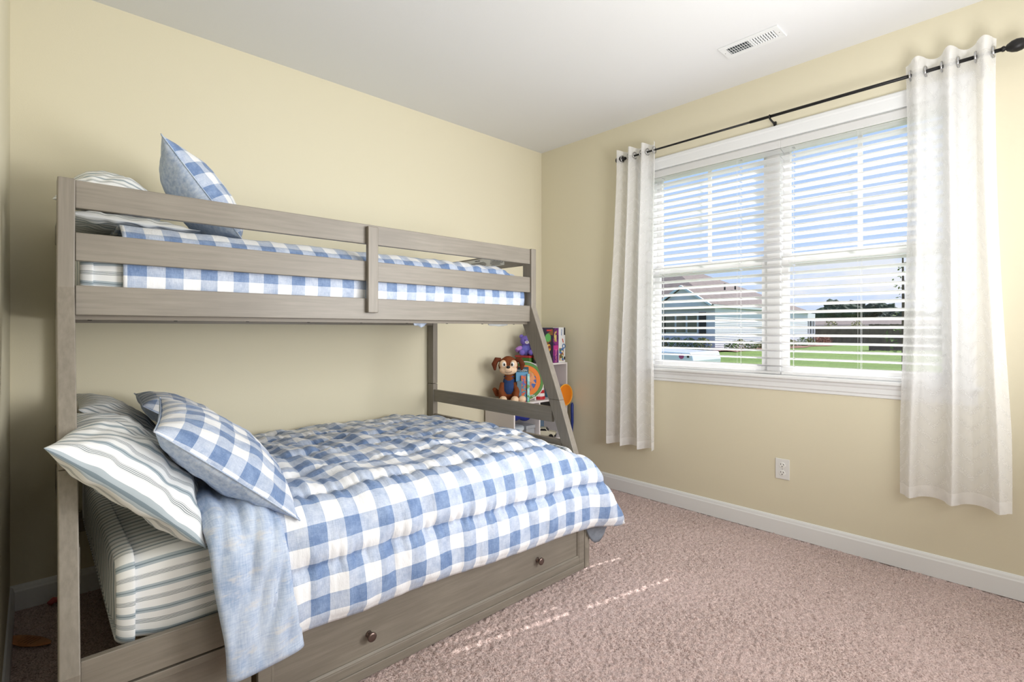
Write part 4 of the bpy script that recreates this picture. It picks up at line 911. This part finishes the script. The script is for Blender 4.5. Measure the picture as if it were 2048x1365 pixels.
# ================================================================== OUTSIDE
GZ = -.25
def outside():
    k = NT('lawn_grass'); ob = k.tc.outputs['Object']; a = k.noise(ob, 9, 6, .7); b = k.noise(ob, .5, 3)
    c_ = k.mix(k.ramp(a, .35, .65), srgb(56, 84, 8), srgb(94, 122, 18)); c_ = k.mix(k.ramp(b, .4, .6, 0, .4), c_, srgb(100, 126, 24)); k.base(c_); k.b.inputs['Roughness'].default_value = .9; k.bump(a, .8, .05)
    P = [[(x, y, GZ) for y in np.linspace(-150, 190, 18)] for x in np.linspace(3.6, 320, 18)]
    struct('ground_lawn', MB().grid(P), k.m)
    # ---- neighbour's house
    hx0, hx1, hy0, hy1 = 33.9, 52.7, 16.0, 30.0; ev, rz = 2.9, 6.5
    h = thing('house', 'white bungalow with a brown hipped roof seen through the left window', 'house', (43, 23, GZ))
    sid, sid_shade = plain('white_siding', 248, 246, 250, .7), plain('shaded_white_siding', 206, 208, 222, .7)  # second tone: same white siding, shade of the front put into its colour
    MB().box(hx0+.03, hx1-.03, hy0+.03, hy1, GZ, ev).build('wall', sid, h)
    n = 24
    for nm, mk, m in (('siding', lambda i: ((hx0, hx1, hy0, hy0+.04), 0), sid), ('siding', lambda i: ((hx0, hx0+.04, hy0, 27.0), 1), sid_shade)):
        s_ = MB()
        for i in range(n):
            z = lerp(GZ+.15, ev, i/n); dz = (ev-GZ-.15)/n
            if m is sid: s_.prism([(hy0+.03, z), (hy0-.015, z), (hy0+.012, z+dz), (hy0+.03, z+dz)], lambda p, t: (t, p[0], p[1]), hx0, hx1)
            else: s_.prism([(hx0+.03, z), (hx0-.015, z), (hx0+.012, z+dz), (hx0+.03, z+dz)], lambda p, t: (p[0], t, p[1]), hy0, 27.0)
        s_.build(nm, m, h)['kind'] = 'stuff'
    rf = mat('brown_shingles', srgb(104, 90, 86), .9, bump=.6, bscale=30, vary=.22, vscale=3)
    e = .45; V = [(hx0-e, hy0-.13, ev), (hx1+e, hy0-.13, ev), (hx1+e, hy1+e, ev), (hx0-e, hy1+e, ev), (41, 23, rz), (46, 23, rz)]
    V += [(v[0], v[1], v[2]-.14) for v in V[:4]]
    MB().add(V, [(0, 1, 5, 4), (1, 2, 5), (2, 3, 4, 5), (3, 0, 4), (0, 6, 7, 1), (1, 7, 8, 2), (2, 8, 9, 3), (3, 9, 6, 0), (6, 9, 8, 7)]).build('roof', rf, h)
    MB().box(hx0-e-.04, hx1+e, hy0-.16, hy0-.13, ev-.16, ev+.02).box(hx0-e-.04, hx0-e, hy0-.13, hy1, ev-.16, ev+.02).build('fascia', plain('fascia_white', 226, 228, 230), h)
    # front gable
    ga = MB().add([(33.2, 15.9, 2.9), (33.2, 20.3, 2.9), (33.2, 18.1, 4.3), (40, 18.1, 4.3), (38, 15.9, 2.9), (38, 20.3, 2.9)], [(0, 2, 3, 4), (1, 5, 3, 2)]); ga.build('gable_roof', rf, h, solid=.1)
    MB().add([(33.35, 16.1, 2.8), (33.35, 20.1, 2.8), (33.35, 18.1, 4.15)], [(0, 1, 2)]).build('gable_wall', sid_shade, h, solid=.05)
    for y0 in (15.9, 20.3): MB().tube([(33.15, y0, 2.86), (33.15, 18.1, 4.26)], .10, 4).build('gable_trim', plain('trim_blue_white', 206, 220, 236), h)
    wf, wg = plain('far_window_frame', 226, 232, 240), plain('far_window_glass', 96, 98, 78, .15)
    for y0 in (19.75, 18.95, 18.1, 17.25):
        f = MB().box(33.84, 33.88, y0-.06, y0+.82, .95, 2.42).build('window', wf, h); MB().box(33.81, 33.845, y0+.02, y0+.72, 1.02, 2.34).build('pane', wg, f)
    f = MB().box(33.84, 33.88, 16.62, 17.12, .85, 2.42).build('shutter', plain('shutter_black', 34, 36, 42), h)
    # screened porch at the far corner
    po = thing('screened_porch', 'small white screened porch at the far end of the house', 'porch', (54, 16.8, GZ)); MB().box(52.75, 55.2, 16.1, 18.0, 2.3, 2.75).build('beam', sid, po)
    for x in (52.85, 53.6, 54.4, 55.15): MB().box(x-.05, x+.05, 16.1, 16.2, GZ, 2.3).build('post', sid, po)
    MB().box(52.8, 55.2, 16.1, 16.18, .75, .83).build('rail', sid, po); MB().box(52.8, 55.2, 16.25, 16.3, GZ, 2.3).build('screen', plain('screen_dark', 52, 60, 66), po)
    for x, y, z in ((44.5, 19.2, 4.9), (41.8, 18.9, 4.7)):
        MB().tube([(x, y, z-.2), (x, y, z+.35)], .07, 8).build('roof_vent_pipe', plain('pipe_black', 40, 38, 40), h)
    # mulch
    mu = mat('brown_mulch', srgb(112, 74, 58), .95, bump=.8, bscale=12, vary=.25, vscale=8)
    Pm = [[(lerp(33.2, 56, i/30), lerp(14.2+.3*math.sin(i*.7), 16.0, j/6), GZ+.03+.06*math.sin(PI*j/6)) for j in range(7)] for i in range(31)]
    struct('ground_mulch_side', MB().grid(Pm), mu); Pm = [[(lerp(31.8+.2*math.sin(i), 33.85, j/6), lerp(15, 27, i/20), GZ+.03+.06*math.sin(PI*j/6)) for j in range(7)] for i in range(21)]
    struct('ground_mulch_front', MB().grid(Pm), mu)
    # second, far house roof behind the fence
    h2 = thing('far_house', 'brown roofed house beyond the fence', 'house', (85, 20, GZ))
    MB().box(80, 92, 8, 30, GZ, 1.9).build('wall', plain('tan_wall', 170, 158, 148), h2)
    MB().add([(79.4, 7.4, 1.75), (92.6, 7.4, 1.75), (92.6, 30.6, 1.75), (79.4, 30.6, 1.75), (86, 12, 2.75), (86, 26, 2.75)], [(0, 1, 4), (1, 2, 5, 4), (2, 3, 5), (3, 0, 4, 5), (0, 3, 2, 1)]).build('roof', rf, h2)
    # ---- fences
    fw = mat('weathered_fence', srgb(104, 88, 80), .9, vary=.18, vscale=2.5); 
    def fence(label, p0, p1):
        p0, p1 = Vector(p0), Vector(p1); L = (p1-p0).length; d = (p1-p0).normalized(); f = thing('wooden_fence', label, 'fence', tuple(p0)); n = int(L/.15); q = Vector((-d.y, d.x, 0)); s_ = MB()
        for i in range(n):
            c_ = p0+d*(i+.5)*.15; M = Matrix.Translation(c_+Vector((0, 0, .93+random.uniform(-.015, .015)))) @ Matrix.Rotation(math.atan2(d.y, d.x), 4, 'Z'); s_.obox(M, .138, .02, 1.84)
        s_.build('pickets', fw, f)['kind'] = 'stuff'
        for z in (.4, 1.5): M = Matrix.Translation((p0+p1)/2-q*.03*0+q*.03+Vector((0, 0, z))) @ Matrix.Rotation(math.atan2(d.y, d.x), 4, 'Z'); MB().obox(M, L, .04, .09).build('rail', fw, f)
        for i in range(int(L/2.4)+1):
            c_ = p0+d*min(L, i*2.4)+q*.06; MB().box(c_.x-.05, c_.x+.05, c_.y-.05, c_.y+.05, GZ, GZ+1.85).build('post', fw, f)
    fence('long brown wooden fence across the back of the lawn', (57.8, 19.5, GZ), (64.0, 11.8, GZ))
    fence('nearer brown wooden fence section at the right of the lawn', (43.0, 9.06, GZ), (47.5, 4.6, GZ))
    # ---- trees
    lf = [mat('dark_foliage', srgb(34, 50, 42), .95, vary=.35, vscale=.8), mat('mid_foliage', srgb(42, 62, 46), .95, vary=.35, vscale=.8)]; bark = plain('bark', 82, 70, 60, .9)
    def tree(label, x, y, r, hh, i, g='trees along the horizon'):
        t = thing('tree', label, 'tree', (x, y, GZ), g); MB().tube([(x, y, GZ), (x, y, GZ+hh*.6)], [.35, .2], 8).build('trunk', bark, t); b = MB(); rn = random.Random(i)
        for q in range(9):
            a = rn.uniform(0, 2*PI); rr = rn.uniform(0, r*.75); c_ = (x+rr*math.cos(a), y+rr*math.sin(a), GZ+hh*rn.uniform(.40, .80)); s0 = r*rn.uniform(.38, .6)
            n0 = len(b.V); b.ell(c_, (s0, s0, min(s0*.8, GZ+hh-c_[2]+.2)), None, 18, 12)
            for vi in range(n0, len(b.V)):
                v = Vector(b.V[vi]); w = fn(v.x*.9, v.y*.9, v.z*1.3)+.6*fn(v.x*2.3, v.y*2.3, v.z*2.6); b.V[vi] = tuple(v+(v-Vector(c_)).normalized()*w*s0*.35)
        b.build('crown', lf[i % 2], t, smooth=False)
    us = [(121, 37.2, 4.2, 4.3), (119, 33.5, 4.0, 5.9), (117, 30.2, 4.3, 7.2), (119, 27.2, 4.5, 7.4), (121, 24.0, 4.4, 6.6), (127, 22.5, 4.4, 5.6), (131, 19.5, 4.6, 5.2), (136, 16.0, 4.6, 5.6), (140, 12.0, 4.8, 5.0), (146, 8.5, 5, 5.2), (150, 4, 5.2, 5.4), (120, 41, 4.2, 4.2)]
    ORD = ['first', 'second', 'third', 'fourth', 'fifth', 'sixth', 'seventh', 'eighth', 'ninth', 'tenth', 'eleventh', 'twelfth']
    us.sort(key=lambda q: -q[1]/q[0])
    for i, (x, y, r, hh) in enumerate(us): tree(ORD[i]+' dark green tree from the left in the distant tree line beyond the fence', x*(1+.05*(i % 3-1)), y*(1+.05*(i % 3-1)), r*.80, hh*(1+.035*(i % 3-1)), i)
    # ---- shrubs, leaves as small quads
    gm = [mat('shrub_green', srgb(86, 112, 44), .8, vary=.3, vscale=3), mat('shrub_olive', srgb(124, 122, 52), .8, vary=.3, vscale=3), mat('shrub_red', srgb(146, 92, 74), .8, vary=.3, vscale=3)]
    def shrub(label, x, y, r, hh, mi, n=260, g=None, ls=.09):
        t = thing('shrub', label, 'shrub', (x, y, GZ), g); b = MB(); rn = random.Random(int(x*31+y*17))
        for i in range(n):
            a, zz = rn.uniform(0, 2*PI), rn.random(); rr = r*math.sqrt(rn.random())*math.sin(PI*(.15+.8*zz))**.6
            c_ = Vector((x+rr*math.cos(a), y+rr*math.sin(a), GZ+.05+hh*zz)); u = Vector((rn.gauss(0, 1), rn.gauss(0, 1), rn.gauss(0, 1))).normalized(); v = u.orthogonal().normalized(); l = ls*rn.uniform(.7, 1.3)
            b.add([c_-u*l, c_+v*l*.4, c_+u*l, c_-v*l*.4], [(0, 1, 2, 3)])
        b.build('leaves', gm[mi], t)['kind'] = 'stuff'
        st = MB()
        for i in range(4): st.tube([(x, y, GZ), (x+rn.uniform(-1, 1)*r*.5, y+rn.uniform(-1, 1)*r*.5, GZ+hh*.8)], [.02, .008], 5)
        st.build('stems', bark, t)
    for i, x in enumerate((34.6, 36.2, 37.6, 39.4, 41.0, 42.6, 44.6, 46.6, 48.6, 50.4)):
        shrub(ORD[i]+' low green shrub from the house corner along the lit side wall', x, 15.2+.15*math.sin(i*2), .5, .62+.12*math.sin(i*1.7), i % 2, 200, 'shrubs along the side wall')
    for i, y in enumerate((16.4, 17.4, 18.3, 19.2, 20.2, 21.2)):
        shrub(ORD[i]+' hedge shrub from the house corner below the front windows', 32.9, y, .6, .85, 0 if i % 3 else 1, 320, 'shrubs below the front windows')
    for i, (x, y) in enumerate(((52.5, 14.8), (54.0, 15.0), (55.5, 15.4))): shrub(ORD[i]+' reddish shrub from the left near the screened porch', x, y, .7, .95, 2, 260, 'reddish shrubs by the porch')
    for i, (x, y) in enumerate(((56.8, 16.8), (59.5, 14.5), (61.5, 12.6))): shrub(ORD[i]+' yellow-green bush from the left rising behind the long fence', x+2.2, y+2.0, .8, 2.55, 1, 300, 'bushes behind the long fence', .13)
    shrub('large dark olive bush at the left edge of the window view', 28.0, 18.0, 1.1, 3.2, 1, 900, None, .16)
    # ---- young tree partly hidden by the right curtain
    t = thing('young_tree', 'young tree with a thin trunk beside the right curtain', 'tree', (9.35, 1.555, GZ)); b = MB().tube([(9.35, 1.555, GZ), (9.36, 1.565, 1.2), (9.34, 1.57, 2.3)], [.03, .022, .01], 8).build('trunk', bark, t)
    b = MB(); rn = random.Random(5)
    for z, yy in ((1.95, 1.62), (1.85, 1.63), (1.70, 1.60), (1.45, 1.6), (2.1, 1.58), (1.13, 1.70), (1.08, 1.74), (.98, 1.69), (.85, 1.68), (1.2, 1.63)):
        for q in range(7):
            c_ = Vector((9.35+rn.gauss(0, .05), yy+rn.gauss(0, .03), z+rn.gauss(0, .04))); u = Vector((rn.gauss(0, 1), rn.gauss(0, 1), rn.gauss(0, .6))).normalized(); v = u.orthogonal().normalized(); l = .035; b.add([c_-u*l, c_+v*l*.4, c_+u*l, c_-v*l*.4], [(0, 1, 2, 3)])
    b.build('leaves', gm[0], t)['kind'] = 'stuff'
    # ---- parked white car: side seen, front end to the right
    X0 = 12.9; cr = thing('parked_car', 'white car parked on the grass, only its nose showing low in the left window', 'car', (X0+.85, 8.9, GZ)); wp = plain('car_white', 228, 232, 240, .25, coat=.5)
    pr = [(6.72, .30), (6.70, .62), (6.76, .84), (9.3, .90), (9.9, 1.34), (11.1, 1.42), (11.6, .98), (11.9, .92), (11.92, .35), (11.55, .28), (11.4, .46), (11.1, .56), (10.8, .46), (10.65, .28), (8.0, .28), (7.86, .46), (7.56, .58), (7.26, .46), (7.12, .28)]
    MB().prism([(a, b+GZ) for a, b in pr], lambda p, t_: (t_, p[0], p[1]), X0, X0+1.7).build('body', wp, cr, bevel=.05, seg=3)
    MB().prism([(9.45, .93+GZ), (9.95, 1.28+GZ), (11.0, 1.34+GZ), (11.45, .98+GZ)], lambda p, t_: (t_, p[0], p[1]), X0-.004, X0+.02).build('side_window', plain('car_glass', 40, 46, 54, .1), cr)
    for y in (7.56, 11.1):
        for x in (X0+.02, X0+1.5): w = MB().lathe([(.30, 0), (.32, .03), (.32, .17), (.30, .2)], (x, y, GZ+.32), 'x', 28).build('wheel', plain('tyre_black', 34, 30, 32, .8), cr); MB().lathe([(.19, 0), (.17, -.01), (.03, -.015)], (x, y, GZ+.32), 'x', 20).build('hub', plain('hub_silver', 170, 172, 176, .3), w)
    MB().lathe([(.075, 0), (.075, -.004)], (X0-.001, 7.03, GZ+.735), 'x', 24).build('emblem', plain('magenta_decal', 176, 60, 120), cr, label='round magenta decal')
    MB().box(X0-.003, X0+.01, 6.80, 6.87, GZ+.70, GZ+.77).build('dark_square_decal', plain('decal_dark', 40, 44, 44), cr)
outside()
